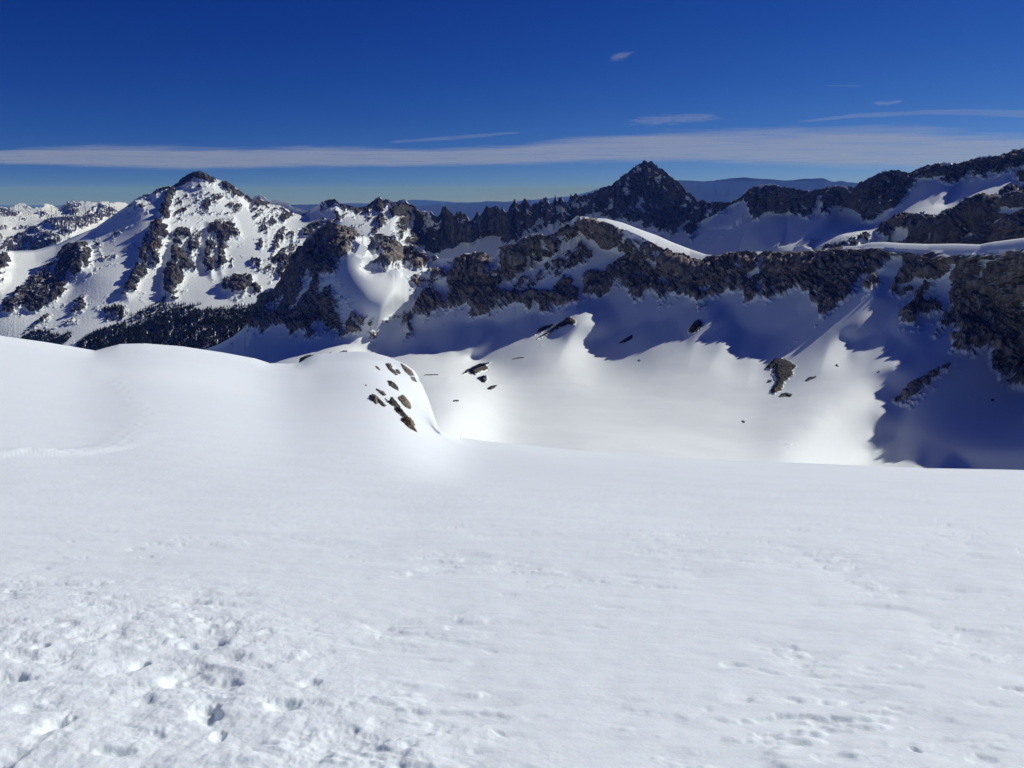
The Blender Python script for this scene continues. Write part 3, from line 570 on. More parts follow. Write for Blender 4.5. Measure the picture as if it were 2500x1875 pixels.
# ------------------------------------------------------------------ snowy mountains far on the left
SKY_F = PZ(1, '-900,430 -300,400 0,405 80,415 150,385 200,400 240,412 300,410 370,388 420,410 455,425 530,370 600,358 690,353 740,370 760,375 810,352 870,385 920,362 990,390 1100,420 1400,520')
px3 = np.arange(-900, 421, 1.6); NR = 150; v = np.linspace(0, 1, NR)[:, None]
skp3 = interp(SKY_F, px3) - jag(px3, 12, 5.0, 2.2)
PX = np.broadcast_to(px3, (NR, len(px3))).copy(); PY = 690 + (skp3 - 690)[None] * v
f = rbf([(a, b, math.log(c)) for a, b, c in [(-900,690,4200),(-900,600,5500),(-900,520,9500),(-600,560,7500),(-260,690,4200),(0,690,4200),(200,690,4400),(420,690,4600),(0,620,5000),(50,590,5600),(130,575,5200),(200,570,5400),(300,600,5200),(-200,600,5500),
   (0,540,7200),(100,540,7200),(150,530,7600),(250,540,7000),(350,540,7000),(-260,510,9500),(0,506,9800),(100,502,9800),(150,512,9600),(200,492,10200),(250,491,10000),(310,502,9800),(420,520,9800)]])
D = np.exp(f(PX, PY)); X, Z = ray(PX, PY); P = np.stack([X * D, D, Z * D], -1)
ROCK_F = [(1, '-300,400 0,405 70,420 100,450 150,480 200,500 130,490 -300,480', .85), (1, '-300,760 0,740 50,680 170,615 290,650 340,620 400,620 490,660 420,700 270,750 120,760', .95), (1, '340,520 430,490 640,490 700,430 760,380 830,400 900,430 950,450 820,500 700,560 560,630 520,640 440,600 400,570', .85),
  (1, '120,560 250,550 370,590 340,615 130,585', .8), (1, '460,425 540,368 650,380 590,460 540,460', .7), (1, '0,520 90,560 80,590 0,600', .6), (1, '280,430 330,420 380,470 320,490', .5), (1, '-300,560 0,560 40,700 -300,700', .6)]
SNOW_F = [(1, '110,650 135,650 140,710 115,710', .1), (1, '600,560 640,590 610,580', .1), (1, '200,690 240,690 230,730 190,730', .2), (1, '700,460 760,390 780,420 740,480', .3), (1, '820,370 950,400 920,420', .2)]
dens = rock_density(PX, PY, ROCK_F, SNOW_F, .12 + 0 * PX, soft=6)
P, rock, _ = finish(P, dens, 150, math.radians(-40), .6, oct_=6, amp=60, lift=8, s_rock=300, snow_amp=45, s_snow=520, ledge=.85, ledge_lo=.8)
Q = P[-1] + np.array([300, 900, -500]); P = np.concatenate([P, Q[None]]); rock = np.concatenate([rock, rock[-1:]])
tag(grid_obj('snowy_mountains', P, mat_dist, {'rock': rock}), 'cluster of bright snowy mountains far away at the left edge', 'mountains', kind='structure')

# ------------------------------------------------------------------ blue ranges and plain beyond
Mp = NT('hazy land'); Mp.l(Mp.mix(Mp.ramp(Mp.noise(.0004, 5, .6, Mp.obj()), .35, .65), (.02, .028, .03), (.045, .045, .04)), Mp.b.inputs['Base Color']); Mp.b.inputs['Roughness'].default_value = 1
Mp.b.inputs['Specular IOR Level'].default_value = 0
mat_land = Mp.m
def hills(name, line, Dh, depth, label):
    L = PZ(0, line); p = np.arange(L[0, 0], L[-1, 0] + 1, 3.0)
    sk = interp(L, p) - jag(p, 30, 1.0, Dh / 1000.)
    X, Z = ray(p, sk); zt = Z * Dh; rows = []
    for t in np.linspace(0, 1, 26):
        y = Dh - depth * (1 - t); prof = t ** 1.2
        z = -1500 + (zt + 1500) * prof
        xx = X * Dh * (y / Dh) + 0 * z; nn = fbm(xx, y + 0 * xx, 0 * xx, depth * .25, 5) * 260 * math.sin(math.pi * t) 
        rows.append(np.stack([xx, y + 0 * xx, z + nn], -1))
    for t in (.3, 1): rows.append(np.stack([X * Dh, Dh + depth * t + 0 * X, -1500 + (zt + 1500) * (1 - t)], -1))
    tag(grid_obj(name, np.array(rows), mat_land), label, 'hills', kind='structure')
hills('hills', '1560,452 1600,448 1657,440 1690,441 1720,443 1745,441 1780,436 1815,433 1860,437 1890,438 1910,441 1935,440 1955,437 2000,436 2010,435 2030,444 2055,442 2070,445 2098,447 2180,452 2300,470 2700,480', 30000, 9000, 'smooth deep blue hills behind the pyramid shaped peak')
hills('hills', '300,530 600,510 713,500 851,500 900,508 1020,504 1070,499 1114,497 1152,496 1189,491 1240,493 1261,495 1292,487 1311,492 1345,490 1395,486 1500,480 1700,500', 34000, 9000, 'low blue hills beyond the gap above the jagged rock teeth')
hills('hills', '300,520 700,500 772,499 851,496 940,497 1001,488 1039,488 1114,494 1220,494 1300,488 1402,478 1452,464 1500,455 1620,450 1800,460 2098,447 2130,446 2300,450', 52000, 9000, 'palest farthest blue hills on the horizon')
px4 = np.array([-80000., 80000.]); 
V = []; nx, ny = 60, 60
for j in range(ny + 1):
    y = 3500 + 100000 * (j / ny) ** 2
    for i in range(nx + 1): V.append((-90000 + 180000 * i / nx, y, -1500 - (y / 1000) ** 2 * .04))
i = np.arange((nx + 1) * (ny + 1)).reshape(ny + 1, nx + 1)
tag(mesh_obj('plain', V, np.stack([i[:-1, :-1], i[:-1, 1:], i[1:, 1:], i[1:, :-1]], -1).reshape(-1, 4), mat_land), 'dark hazy lowland far below behind the mountains', 'lowland', kind='structure')

# ------------------------------------------------------------------ the snow slope underfoot
EDGE_A = PZ(0, '-500,740 -200,780 0,820 100,834 230,856 290,840 350,838 440,845 540,860 620,875 655,886 700,888 730,886 745,876 770,865 840,859 880,858 915,862 945,870 965,879 990,890 1008,903 1020,925 1028,960 1044,1012 1066,1050 1110,1068 1200,1080 1500,1110 1800,1128 2000,1135 2300,1148 2500,1152 3000,1165')
KN = np.array([-500,0,300,600,800,950,1040,1250,1500,1800,2100,2500,3000], float)
KD = [[20,20,21,21,21,22,22,22,22,21,20,19,19], [42,42,44,47,54,58,54,44,34,30,28,24,22], [72,72,78,86,98,98,82,68,54,46,40,34,30], [95,95,102,120,150,134,106,92,78,64,54,44,38], [108,112,146,188,235,190,136,114,100,85,72,58,50]]
px5 = np.arange(-460, 2961, 2.0); NR = 560
edge = interp(EDGE_A, px5)
v = np.linspace(0, 1, NR)[:, None]; PX = np.broadcast_to(px5, (NR, len(px5))).copy()
v1 = np.clip(v / .62, 0, 1); v2 = np.clip((v - .62) / .38, 0, 1)
PY = 2050 - 850 * v1 + (edge - 1200)[None] * v2
def base_A(px, py):
    X, Z = ray(px, py); g = -Z - .30
    return 1.6 / (.5 * (g + np.sqrt(g * g + .0036)))
KY = [np.full(len(px5), 2200.), np.full(len(px5), 1800.), np.full(len(px5), 1550.), np.full(len(px5), 1400.), np.full(len(px5), 1300.)]
KV = [np.log(base_A(1250, k[0])) + 0 * px5 for k in KY]
edge = gsm(edge, 5); esm = gsm(edge, 30)
for t, dd in zip((1, .6, .3, .1, 0), KD):
    e_ = edge if t == 0 else esm
    KY.append(e_ + t * (1200 - e_)); KV.append(gsm(np.log(np.interp(px5, KN, dd)), 75))
KY = -np.array(KY); KV = np.array(KV)
dx_ = np.diff(KY, axis=0); sl_ = np.diff(KV, axis=0) / dx_
mt_ = np.concatenate([sl_[:1], 2 * sl_[:-1] * sl_[1:] / (sl_[:-1] + sl_[1:]), sl_[-1:]])   # monotone cubic tangents
def f(px, py):
    """log distance of the near slope at a pixel"""
    px, py = np.broadcast_arrays(np.asarray(px, float), np.asarray(py, float)); sh = px.shape
    j = np.clip((px.ravel() - px5[0]) / 2, 0, len(px5) - 1.001); j0 = j.astype(int); w_ = j - j0; Yq = -py.ravel(); r = 0
    for jj, ww in ((j0, 1 - w_), (j0 + 1, w_)):
        i = np.clip((KY[:, jj] < Yq[None]).sum(0) - 1, 0, len(KY) - 2); h_ = dx_[i, jj]; t = (Yq - KY[i, jj]) / h_
        r = r + ww * ((2*t**3 - 3*t*t + 1) * KV[i, jj] + (t**3 - 2*t*t + t) * h_ * mt_[i, jj] + (3*t*t - 2*t**3) * KV[i+1, jj] + (t**3 - t*t) * h_ * mt_[i+1, jj])
    return r.reshape(sh)
D = np.exp(f(PX, PY)); X, Z = ray(PX, PY); P = np.stack([X * D, D, Z * D], -1)
x, y = P[..., 0], P[..., 1]; z0 = 0 * x
h = .006 * fbm(x * .45, y, z0, .10, 4) + .022 * fbm(x * .4, y * 1.0, z0, .5, 4) * sstep(D, 30, 10) + .05 * fbm(x, y, z0, 3.5, 3) * sstep(D, 1.5, 8) * sstep(D, 80, 30) + .07 * fbm(x * .3, y, z0 + 2, 7, 3) * sstep(D, 18, 60) + .9 * fbm(x * .35 + y * .25, y, z0, 46, 3) * sstep(D, 22, 80)
# hard wind crust: shallow sharp dents
cr = ridged(x * .5, y, z0 + 3, .38, 4)
pk = fbm(x * .55 + y * .2, y, z0 + 14, .16, 4); pz = fbm(x * .6, y, z0 + 21, 1.6, 3)
h -= .035 * sstep(pk, .30, .55) * sstep(pz, .0, .4) * sstep(D, 16, 6) * (1 + sstep(PX, 900, 1500)) * .6
h -= .022 * sstep(cr, .30, .62) * sstep(fbm(x, y, z0 + 8, 1.3, 3), -.1, .35) * sstep(D, 14, 5)
# trodden, broken snow at the lower left
trod = sstep(1150 - PX - (1750 - PY) * .9 + 260 * fbm(x, y, z0 + 5, 1.1, 3), -150, 500) * sstep(PY, 1330, 1560)
lump = np.abs(fbm(x, y, z0 + 2, .30, 5, .55)); blk = ridged(x, y, z0 + 1, .42, 4)
blk2 = ridged(x * .8 + y * .4, y * .8, z0 + 6, 1.1, 3)
h += .68 * trod * (.05 * lump + .035 * sstep(blk, -.1, .5) + .05 * sstep(blk2, -.2, .35) - .05)
def dent(cx, cy, rx, ry, dep, rot=0.):
    """a hollow of real size pressed into the snow where the picture shows one"""
    global h
    dep = dep * (.42 if cx > 800 else .85)
    Xc, Zc = ray(cx, cy); Dc = float(np.exp(f(np.array([[float(cx)]]), np.array([[float(cy)]])))[0, 0])
    dx, dy = x - Xc * Dc, y - Dc; c, s = math.cos(rot), math.sin(rot)
    r = np.sqrt(((dx * c + dy * s) / rx) ** 2 + ((-dx * s + dy * c) / ry) ** 2) * (1 + .7 * fbm(x, y, z0 + cx, .09, 4))
    h = h - .62 * dep * sstep(r, 1.35, .3) + dep * .0 * np.exp(-((r - 1.35) / .25) ** 2)
for a in [(505,1745,.065,.13,.10,.5),(535,1800,.03,.07,.06,.3),(690,1725,.10,.075,.10,0),(755,1670,.06,.05,.05,0),(205,1455,.09,.05,.05,0),(280,1465,.09,.05,.04,0),(430,1555,.05,.06,.06,0),(340,1620,.05,.09,.07,0),(418,1670,.06,.06,.05,.5),
          (467,1578,.07,.05,.05,0),(525,1575,.08,.05,.05,0),(25,1665,.12,.08,.10,0),(60,1610,.10,.08,.06,0),(105,1590,.05,.05,.07,0),(135,1775,.07,.09,.10,0),(270,1845,.10,.04,.05,0),(565,1610,.06,.07,.03,0),
          (1785,1622,.08,.05,.06,0),(1870,1640,.10,.03,.04,-.6),(2010,1760,.08,.05,.05,0),(1880,1795,.06,.04,.06,-.4),(1925,1805,.08,.03,.04,-.4),(2232,1830,.02,.04,.07,.2),(2120,1645,.10,.04,.04,-.4),(2190,1672,.12,.035,.04,-.2),
          (1060,1610,.10,.03,.03,-.3),(1200,1590,.06,.04,.03,-.6),(1490,1485,.14,.05,.04,-.3),(1455,1532,.08,.04,.03,-.5),(2050,1850,.1,.05,.05,0),(2400,1855,.06,.05,.05,0),(1220,1790,.08,.02,.03,-.9),(1980,1650,.1,.03,.03,-.2)]:
    dent(*a)
# boot track across the left slope
tr = densify(PZ(0, '-60,1112 40,1108 150,1108 240,1098 290,1085 320,1055 345,1020 365,1012 330,985 295,950 275,925'), 7)
rt_ = np.random.RandomState(5); tr = tr + rt_.uniform(-2.5, 2.5, tr.shape)
for k, (a, b) in enumerate(tr):
    Dc = float(np.exp(f(np.array([[a]]), np.array([[b]])))[0, 0]); s_ = .16 + .001 * Dc
    Xc, _ = ray(a, b); m = (np.abs(x - Xc * Dc) < 1.2) & (np.abs(y - Dc) < 1.6)
    dx, dy = x[m] - Xc * Dc - .25 * (-1) ** k, y[m] - Dc
    q_ = rt_.uniform(.2, 1.); h[m] += .025 * np.exp(-(dx ** 2 + dy ** 2) / .8) - .07 * q_ * np.exp(-(dx ** 2 + dy ** 2 * .5) / s_ ** 2)
P[..., 2] += h * sstep(v, 1.0, .985)
rows = [P]
for sback, dr in ((1, .25), (3, .9), (8, 3.2), (20, 10), (45, 26), (90, 56), (160, 105)):
    Q = P[-1] + np.stack([0 * px5, np.full(len(px5), sback * 1.0), np.full(len(px5), -dr * 1.0)], -1); rows.append(Q[None])
PA = np.concatenate(rows)
gxs, gys = np.meshgrid(np.linspace(-45, 45, 121), np.linspace(-40, 9, 71))         # the same slope beside and behind the viewer
PB = np.stack([gxs, gys, -1.68 - .30 * gys - .004 * np.maximum(gys, 0) ** 2 - .05 + .04 * fbm(gxs, gys, 0 * gxs, .8, 4)], -1)
slope = mesh_obj('snow_slope', np.concatenate([PA.reshape(-1, 3), PB.reshape(-1, 3)]), np.concatenate([grid_faces(*PA.shape[:2]), grid_faces(*PB.shape[:2]) + PA.shape[0] * PA.shape[1]]), mat_near); tag(slope, 'bright snow slope underfoot with footprints and broken crust', 'snow slope', kind='structure')
fA = f

# ------------------------------------------------------------------ rocks that stick out of the snow
def on_slope(px, py):
    py = np.maximum(py, np.interp(px, px5, edge) + .5); D = np.exp(f_near(px, py)); X, Z = ray(px, py); return np.stack([X * D, D, Z * D], -1)
f_near = fA
def on_basin(px, py):
    j = np.clip(((px + 300) / 2), 0, len(px1) - 2); j0 = np.round(j).astype(int)
    i = np.zeros(px.shape)
    for q in np.unique(j0):
        m = j0 == q; i[m] = np.interp(-py[m], -PYC[:, q], np.arange(430.))
    i = np.clip(i, 0, 428); i0 = i.astype(int); fr = (i - i0)[..., None]
    return PC[i0, j0] * (1 - fr) + PC[i0 + 1, j0] * fr
def outcrop(k, pts, surf, lift, mat, label, cat='rock outcrop', name='rock_outcrop', rag=2.2, group='rocks showing through the snow', up=(-.1, -.4, .9)):
    poly = PZ(k, pts); st = .55 if np.ptp(poly[:, 0]) < 30 else .9
    xs = np.arange(poly[:, 0].min() - 6, poly[:, 0].max() + 6, st); ys = np.arange(poly[:, 1].min() - 6, poly[:, 1].max() + 6, st)
    gx, gy = np.meshgrid(xs, ys[::-1]); S = surf(gx, gy)
    x, y, z = S[..., 0], S[..., 1], S[..., 2]; sc_ = max(lift * 1.4, .3)
    sd = sdist(poly, gx, gy, 30) + rag * (fbm(x, y, z, sc_ * .8, 5, .75) + .5 * ridged(x, y, z, sc_ * .9, 4) - .2)
    hh = lift * (.25 + .75 * sstep(sd, 0, 9)) * sstep(sd, -1.2, 1.0) * (1 + 1.1 * ridged(x, y, z, sc_ * 1.0, 6, .75)) - lift * .35 * sstep(sd, .5, -2)
    u = np.array(up); u = u / np.linalg.norm(u); Q = S + u * hh[..., None] + .25 * lift * (ridged(x + 5, z, y, sc_, 4, .6) * sstep(sd, -1, 1))[..., None] * np.array([.8, -.5, 0])
    keep = (sd > -3.2)
    if surf is on_slope: keep &= gy > np.interp(gx, px5, edge) + 1
    nr, nc = gx.shape; F = grid_faces(nr, nc); kf = keep.ravel()[F].all(1); F = F[kf]
    if not len(F): return
    used = np.unique(F); re = np.full(nr * nc, -1); re[used] = np.arange(len(used))
    u_ = .5 + .5 * np.tanh(fbm(x, z, y, 4.5, 4, .8) * 3.2); rk_ = np.clip(.5 + 4 * (sstep(sd, -2, 5) - .15 - .72 * u_), 0, 1) if mat is mat_bas else 1 + 0 * x
    return tag(mesh_obj(name, Q.reshape(-1, 3)[used], re[F], mat, attrs={'rock': rk_.ravel()[used]}), label, cat, group)
KN_R = [
 ('640,850 700,860 740,900 780,940 760,950 710,915 700,930 660,890', .9, mat_outcrop, 'long grey rock outcrop lying leftmost in the lower row on the knoll'),
 ('795,900 820,880 850,900 885,940 880,955 840,945 810,930', 1.0, mat_outcrop, 'craggy grey rock outcrop at the top of the lowest chain of rocks on the knoll'),
 ('835,950 885,955 920,990 945,1020 945,1045 910,1030 880,1010 850,985', .9, mat_outcrop, 'grey broken rock outcrop directly above the rust brown one on the knoll'),
 ('885,1035 950,1045 985,1055 1000,1085 990,1100 1010,1135 960,1110 920,1080', 1.0, mat_rust, 'rust brown rock outcrop at the foot of the knoll, lowest of all the rocks'),
 ('868,865 905,850 935,875 968,930 960,950 920,930 890,890', .8, mat_outcrop, 'grey rock outcrop right of the lowest chain of rocks on the knoll'),
 ('780,740 800,738 840,755 870,790 870,815 840,800 800,775', .9, mat_outcrop, 'compact grey rock outcrop halfway up the knoll'),
 ('775,600 800,600 815,620 820,640 840,655 865,690 850,700 820,675 795,650 780,625', .8, mat_outcrop, 'tall narrow grey rock outcrop highest in the middle of the knoll'),
 ('845,645 870,650 890,675 875,685 855,670', .6, mat_outcrop, 'small grey rock touching the right side of the highest outcrop on the knoll'),
 ('685,620 710,625 735,650 735,670 710,665 695,645', .6, mat_outcrop, 'small grey rock outcrop highest at the left side of the knoll'),
 ('890,598 930,625 970,650 1010,685 1005,692 960,665 920,635', .6, mat_outcrop, 'thin slanting line of dark rock at the right shoulder of the knoll'),
 ('965,705 990,708 1005,735 990,737 970,722', .5, mat_outcrop, 'small dark rock just below the thin slanting rock line on the knoll'),
 ('700,797 730,810 755,820 768,838 755,842 740,830', .5, mat_outcrop, 'small grey rock above the leftmost long outcrop on the knoll'),
 ('690,678 740,700 785,735 775,740 735,712', .4, mat_outcrop, 'thin string of pebbly rock leading down to the halfway outcrop on the knoll'),
 ('745,655 770,682 760,684', .3, mat_outcrop, 'tiny dark rock between the two highest outcrops on the knoll'),
 ('765,872 780,880 785,895 772,892', .35, mat_outcrop, 'tiny dark rock left of the top of the lowest rock chain'),
 ('810,968 838,995 825,995', .3, mat_outcrop, 'tiny sliver of rock left of the lowest rock chain on the knoll'),
 ('612,762 620,762 622,769 614,769', .3, mat_outcrop, 'lone pebble sized rock left of all the others on the knoll'),
 ('925,643 945,660 962,690 950,685', .35, mat_outcrop, 'small sliver of rock beneath the thin slanting rock line'),
]
for pts, lf, m_, lb in KN_R: outcrop(5, pts, on_slope, lf * .65, m_, lb, rag=3.6)
BA_R = [
 (5, '1365,685 1400,650 1440,630 1500,600 1590,590 1560,610 1580,650 1520,660 1470,690 1420,675', 1.6, 'scattered dark rocks on the left flank of the basin mound, topmost patch'),
 (5, '1480,715 1510,700 1560,690 1565,725 1550,755 1520,752 1500,725', 1.6, 'small dark rock patch below the topmost scattered patch in the basin'),
 (5, '1560,812 1590,790 1640,780 1620,805 1590,820', 1.3, 'small dark rock lowest of the scattered patches on the basin mound'),
 (5, '1050,698 1110,686 1180,687 1180,691 1110,692', .7, 'thin dark line of stones crossing the basin floor near the knoll'),
 (5, '1295,898 1300,893 1340,893 1338,899', .6, 'short dark line of stones alone in the smooth basin floor'),
 (5, '1755,565 1800,554 1845,551 1845,555 1800,560', .6, 'thin dark line of stones near the top of the basin mound'),
 (7, '20,640 90,560 150,560 190,570 240,600 275,630 240,660 245,700 180,750 150,820 100,850 50,840 80,790 110,740 90,690 70,690 95,640 60,650', 2.8, 'large dark craggy outcrop at the right side of the sunlit basin'),
 (7, '35,758 50,735 75,732 70,752', 1.2, 'small dark rock at the left edge of the large craggy outcrop'),
 (7, '125,872 150,845 190,835 235,848 225,868 180,866', 1.2, 'low dark rocks just below the large craggy outcrop'),
 (7, '335,745 360,718 420,705 420,712 385,728 350,745', 1.0, 'slim dark rock right of the large craggy outcrop'),
 (7, '570,620 582,603 596,622', 1.0, 'lone triangular dark boulder on the sunlit spur'),
 (7, '895,670 910,655 915,660 902,672', .6, 'tiny dark boulder near the shadow edge at the right'),
 (7, '1785,885 1792,874 1808,876 1806,887', .9, 'single dark boulder in the large shadow at the right'),
 (6, '1628,1054 1638,1048 1652,1052 1650,1062 1640,1062', .8, 'single dark boulder alone on the lower right of the sunlit basin'),
 (6, '820,576 830,568 840,576 832,581', .8, 'tiny dark boulder on the snow below the deep shadow bay'),
 (6, '15,380 40,330 110,300 180,288 160,312 60,362', 2.0, 'low dark rock on the shaded left flank of the rounded snow knob'),
 (6, '30,410 90,370 200,285 290,232 345,270 330,300 270,302 180,340 90,395', 2.6, 'dark craggy rock against the left side of the rounded snow knob'),
 (6, '1205,362 1215,330 1235,295 1290,252 1325,290 1310,330 1240,372', 3.0, 'oval dark rock standing in the blue shadow above the sunlit spur'),
 (6, '670,440 700,420 775,375 778,400 720,432', 1.2, 'flat dark rocks in the middle of the deep shadow bay'),
]
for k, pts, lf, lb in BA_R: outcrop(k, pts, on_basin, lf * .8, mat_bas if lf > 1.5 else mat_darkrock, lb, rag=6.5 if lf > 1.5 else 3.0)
# the dark rocks looking over the rim of the near slope
def rim_rock(outline, Dc, thick, label):
    poly = PZ(5, outline); xs = np.arange(poly[:, 0].min() - 1, poly[:, 0].max() + 1, .8); V = []; top_ = []; botm = []
    ang = np.linspace(0, math.pi, 16); R = []
    for t in ang:
        R.append(t)
    gx = xs; up_y, lo_y = [], []
    for x_ in gx:
        ys = [ay + (by - ay) * (x_ - ax) / (bx - ax) for (ax, ay), (bx, by) in zip(poly, np.roll(poly, -1, 0)) if (ax - x_) * (bx - x_) < 0]
        up_y.append(min(ys) if ys else np.nan); lo_y.append(max(ys) if ys else np.nan)
    ok = ~np.isnan(up_y); gx = gx[ok]; up_y = np.array(up_y)[ok]; lo_y = np.array(lo_y)[ok]; rows = []
    for t in np.linspace(0, 1, 26):
        a_ = math.pi * (t * 1.25 - .1)                       # from the foot over the top to the back
        py = lo_y + 5 - (lo_y + 5 - up_y) * math.sin(max(min(a_, math.pi), 0)) if a_ <= math.pi else lo_y + 8
        Dd = Dc - thick * math.cos(max(a_, 0)); X, Z = ray(gx, py); S = np.stack([X * Dd, Dd + 0 * gx, Z * Dd], -1)
        n_ = ridged(S[:, 0], S[:, 1], S[:, 2], 3.5, 5, .65); S[:, 2] += .5 * n_; S[:, 1] += .7 * n_ ; rows.append(S)
    P_ = np.array(rows); tag(mesh_obj('rock_outcrop', P_, grid_faces(*P_.shape[:2]), mat_darkrock), label, 'rock outcrop', 'rocks showing through the snow')
rim_rock('92,600 100,566 140,542 220,537 340,522 380,530 395,545 330,575 240,590 180,605', 262, 5, 'dark rock outcrop rising behind the snow rim left of the knoll')
rim_rock('360,535 400,518 445,503 470,507 440,520 400,545', 275, 3, 'thin dark rock edge on the snow rim touching the knoll')

# ------------------------------------------------------------------ conifers at the foot of the snowy mountain
Mt = NT('conifer'); Mt.l(Mt.mix(Mt.noise(.3, 3, .6, Mt.obj()), (.010, .016, .010), (.022, .030, .016)), Mt.b.inputs['Base Color']); Mt.b.inputs['Roughness'].default_value = .95; Mt.b.inputs['Specular IOR Level'].default_value = .1
mat_tree = Mt.m
def conifer(seed):
    r = np.random.RandomState(seed); V, F = [], []
    def cone(z0, z1, rad, n=7, rag=.3):
        b = len(V)
        for k in range(n):
            a = 2 * math.pi * (k + r.rand() * .6) / n; q = rad * (1 - rag * r.rand()); V.append((q * math.cos(a), q * math.sin(a), z0 - .3 * r.rand()))
        V.append((r.randn() * .05, r.randn() * .05, z1)); V.append((0, 0, z0 + .2))
        for k in range(n): F.append((b + k, b + (k + 1) % n, b + n)); F.append((b + (k + 1) % n, b + k, b + n + 1))
    cone(-1.5, 9, .28, 5, 0)
    for z0, z1, rd in ((.6, 5, 2.7), (2.6, 7, 2.2), (4.6, 9, 1.6), (6.6, 11.5, 1.0)): cone(z0, z1, rd)
    return np.array(V), np.array(F)
trees = [conifer(i) for i in range(6)]
def on_mtn(px, py):
    j0 = int(np.clip((px + 300) / 2, 0, len(px2) - 1)); t = (bot[j0] - py) / (bot[j0] - skp2[j0]); i0 = int(np.clip(t * 299, 0, 298)); return PE[i0, j0]
FOR = [('600,1470 640,1440 750,1370 900,1320 1060,1340 1180,1290 1300,1210 1480,1170 1560,1200 1650,1195 1780,1190 1900,1190 1985,1170 2040,1250 1900,1400 1800,1560 1200,1560 600,1560', 7000, .0),
       ('160,1425 250,1370 380,1360 480,1400 560,1370 560,1420 480,1475 300,1480', 420, 0), ('800,1190 930,1170 1010,1220 960,1280 840,1290', 110, 0), ('690,1400 1000,1280 1300,1080 1300,1200 1180,1290 1060,1340 900,1320 750,1370', 260, 0),
       ('1000,1240 1150,1200 1300,1150 1600,1150 1500,1175 1300,1210 1150,1290', 150, 0), ('1600,1180 2000,1150 1985,1190 1600,1195', 60, 0)]
rt = np.random.RandomState(3); spots = []
for pts, n, _ in FOR:
    poly = PZ(1, pts); lo, hi = poly.min(0), poly.max(0); k = 0
    while k < n:
        c = lo + (hi - lo) * rt.rand(400, 2); c = c[sdist(poly, c[:, 0], c[:, 1], 30) > 0][:n - k]
        spots += [tuple(q) for q in c]; k += len(c)
spots = [q for q in spots if q[1] < np.interp(q[0], EDGE_A[:, 0], EDGE_A[:, 1]) + 12]
info = [(on_mtn(*q), rt.uniform(.5, 1.05), rt.uniform(0, 6.28), rt.randint(6), q) for q in spots]
vis = sorted([k for k, q in enumerate(info) if q[4][1] < np.interp(q[4][0], EDGE_A[:, 0], EDGE_A[:, 1]) - 1], key=lambda k: -info[k][1] / info[k][0][1])
solo = set(vis[:300]); V, F, nv = [], [], 0; meshes = {}
for k, (p, s_, a_, kind, _) in enumerate(info):
    tv, tf = trees[kind]
    if k in solo:
        if kind not in meshes:
            o = mesh_obj('pine_tree', tv, tf, mat_tree, smooth=False); meshes[kind] = o.data
        else:
            o = bpy.data.objects.new('pine_tree', meshes[kind]); COL.objects.link(o)
        o.location = p; o.scale = (s_, s_, s_ * 1.05); o.rotation_euler = (0, 0, a_)
        tag(o, 'dark conifer among the trees at the foot of the snowy mountain', 'tree', 'conifers at the foot of the snowy mountain')
    else:
        c, sn = math.cos(a_), math.sin(a_)
        V.append(np.stack([(tv[:, 0] * c - tv[:, 1] * sn) * s_, (tv[:, 0] * sn + tv[:, 1] * c) * s_, tv[:, 2] * s_], -1) + p); F.append(tf + nv); nv += len(tv)
tag(mesh_obj('forest', np.concatenate(V), np.concatenate(F), mat_tree, smooth=False), 'dense dark conifer forest at the foot of the snowy mountain', 'forest', kind='stuff')

# ------------------------------------------------------------------ thin high clouds, flat sheets of ice cloud at their own height
def cloud_mat(name, peak, sx, sy, lo, hi):
    M = NT(name); M.t.nodes.remove(M.b); at = M.n('ShaderNodeAttribute', attribute_name='cover')
    n1 = M.noise(1, 6, .6, M.obj(sx, sy, 1), .3)
    a = M.math('MULTIPLY', M.ramp(M.math('ADD', at.outputs['Fac'], M.math('MULTIPLY', M.math('SUBTRACT', n1, .5), hi)), lo, 1.0), peak)
    a = M.math('MULTIPLY', a, M.ramp(at.outputs['Fac'], 0, .15))
    tl = M.n('ShaderNodeBsdfTranslucent'); tl.inputs[0].default_value = (.71, .735, .77, 1); df = M.n('ShaderNodeBsdfDiffuse'); df.inputs[0].default_value = (.8, .8, .8, 1)
    ad = M.n('ShaderNodeMixShader'); ad.inputs[0].default_value = .25; M.l(tl.outputs[0], ad.inputs[1]); M.l(df.outputs[0], ad.inputs[2])
    tr = M.n('ShaderNodeBsdfTransparent'); mx = M.n('ShaderNodeMixShader'); M.l(a, mx.inputs[0]); M.l(tr.outputs[0], mx.inputs[1]); M.l(ad.outputs[0], mx.inputs[2]); M.l(mx.outputs[0], M.out.inputs[0])
    return M.m
mat_band = cloud_mat('cirrus band', .56, 1 / 8000, 1 / 6000, .08, 1.7)
mat_wisp = cloud_mat('cirrus wisp', .20, 1 / 3200, 1 / 1500, .40, 2.0)
mat_puff = cloud_mat('cirrus puff', .24, 1 / 650, 1 / 900, .35, 2.0)
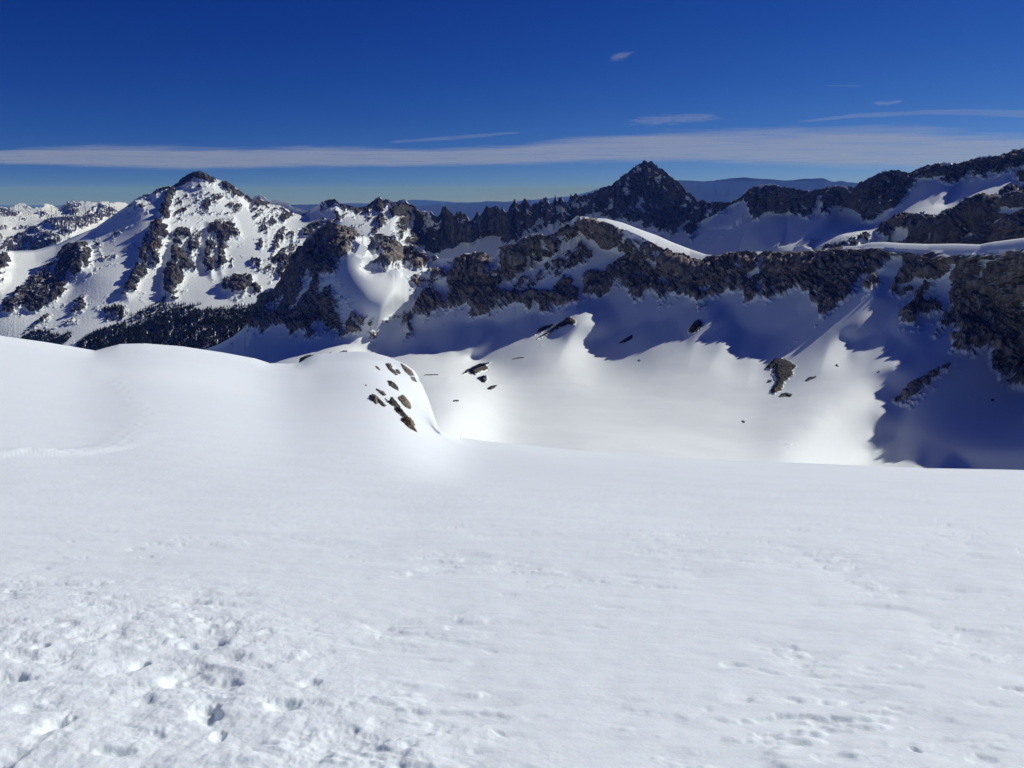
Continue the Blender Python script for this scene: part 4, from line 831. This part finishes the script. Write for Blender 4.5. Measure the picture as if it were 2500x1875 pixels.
def cloud(top, botm, label, mat, H=4200, soft=(.18, .3), step=8, n=14, cap=.12, name='cloud'):
    T, B = PZ(0, top), PZ(0, botm); p = np.arange(T[0, 0], T[-1, 0] + 1, step); t_, b_ = np.interp(p, T[:, 0], T[:, 1]), np.interp(p, B[:, 0], B[:, 1])
    rows, cv = [], []
    for u in np.linspace(0, 1, n):
        py = t_ + (b_ - t_) * u; X, Z = ray(p, py); D_ = H / Z; rows.append(np.stack([X * D_, D_, H + 0 * D_], -1))
        e = np.clip((p - p[0]) / (p[-1] - p[0]), 0, 1); cv.append(sstep(u, 0, soft[0]) * sstep(u, 1, 1 - soft[1]) * sstep(e, 0, cap) * sstep(e, 1, 1 - cap))
    P_ = np.array(rows)
    tag(mesh_obj(name, P_, grid_faces(*P_.shape[:2]), mat, attrs={'cover': np.array(cv)}), label, 'cloud', 'thin clouds')
cloud('-500,372 -100,362 0,360 130,352 240,346 450,350 600,354 800,348 900,354 1050,358 1250,348 1330,334 1450,322 1700,306 1900,300 2100,294 2250,296 2400,312 2700,330 3200,350', '-500,402 0,404 200,412 430,420 600,416 900,412 1150,408 1300,406 1500,402 1700,402 1900,412 2100,420 2300,424 2500,424 3200,424', 'long thin pale cloud band running above the peaks across the whole sky', mat_band, soft=(.38, .25), n=24, cap=.03)
cloud('930,345 1100,328 1290,318', '930,352 1100,346 1290,326', 'faint streaky wisp just above the middle of the long cloud band', mat_wisp, soft=(.4, .4))
cloud('1480,300 1560,276 1700,268 1820,272', '1480,312 1600,316 1740,304 1820,286', 'feathery wisp above the cloud band over the pyramid peak', mat_puff, soft=(.45, .5), cap=.35)
cloud('1460,140 1520,118 1570,116', '1460,162 1520,152 1570,128', 'small faint wisp high in the sky above the pyramid peak', mat_puff, soft=(.5, .5), step=3, cap=.45)
cloud('2115,250 2170,242 2225,240', '2115,256 2170,262 2225,246', 'small bright wisp at the upper right of the sky', mat_puff, soft=(.45, .45), step=3, cap=.35)
cloud('2010,208 2060,207 2110,207', '2010,212 2060,212 2110,213', 'short thin straight streak of cloud at the upper right', mat_wisp, soft=(.45, .45), step=4)
cloud('1900,300 2100,272 2300,262 2600,262', '1900,306 2100,290 2300,284 2600,300', 'long faint streaks above the cloud band at the right edge', mat_wisp, soft=(.4, .4))

# ------------------------------------------------------------------ the air
zt = max(PE[..., 2].max(), 260) + 6
bx = (-95000, 95000, -2500, 104500, -1945, zt)
Vb = [(bx[i], bx[2 + j], bx[4 + k]) for k in (0, 1) for j in (0, 1) for i in (0, 1)]
Mh = NT('air'); Mh.t.nodes.remove(Mh.b); pv = Mh.n('ShaderNodeVolumePrincipled'); pv.inputs['Color'].default_value = (.10, .26, 1, 1); pv.inputs['Density'].default_value = 2.7e-5
pv.inputs['Absorption Color'].default_value = (1, 1, 1, 1); pv.inputs['Anisotropy'].default_value = 0; Mh.l(pv.outputs[0], Mh.out.inputs['Volume'])
tag(mesh_obj('haze', Vb, [(0, 2, 3, 1), (4, 5, 7, 6), (0, 1, 5, 4), (2, 6, 7, 3), (0, 4, 6, 2), (1, 3, 7, 5)], Mh.m, smooth=False), 'thin blue air haze filling the mountain landscape', 'haze', kind='stuff')
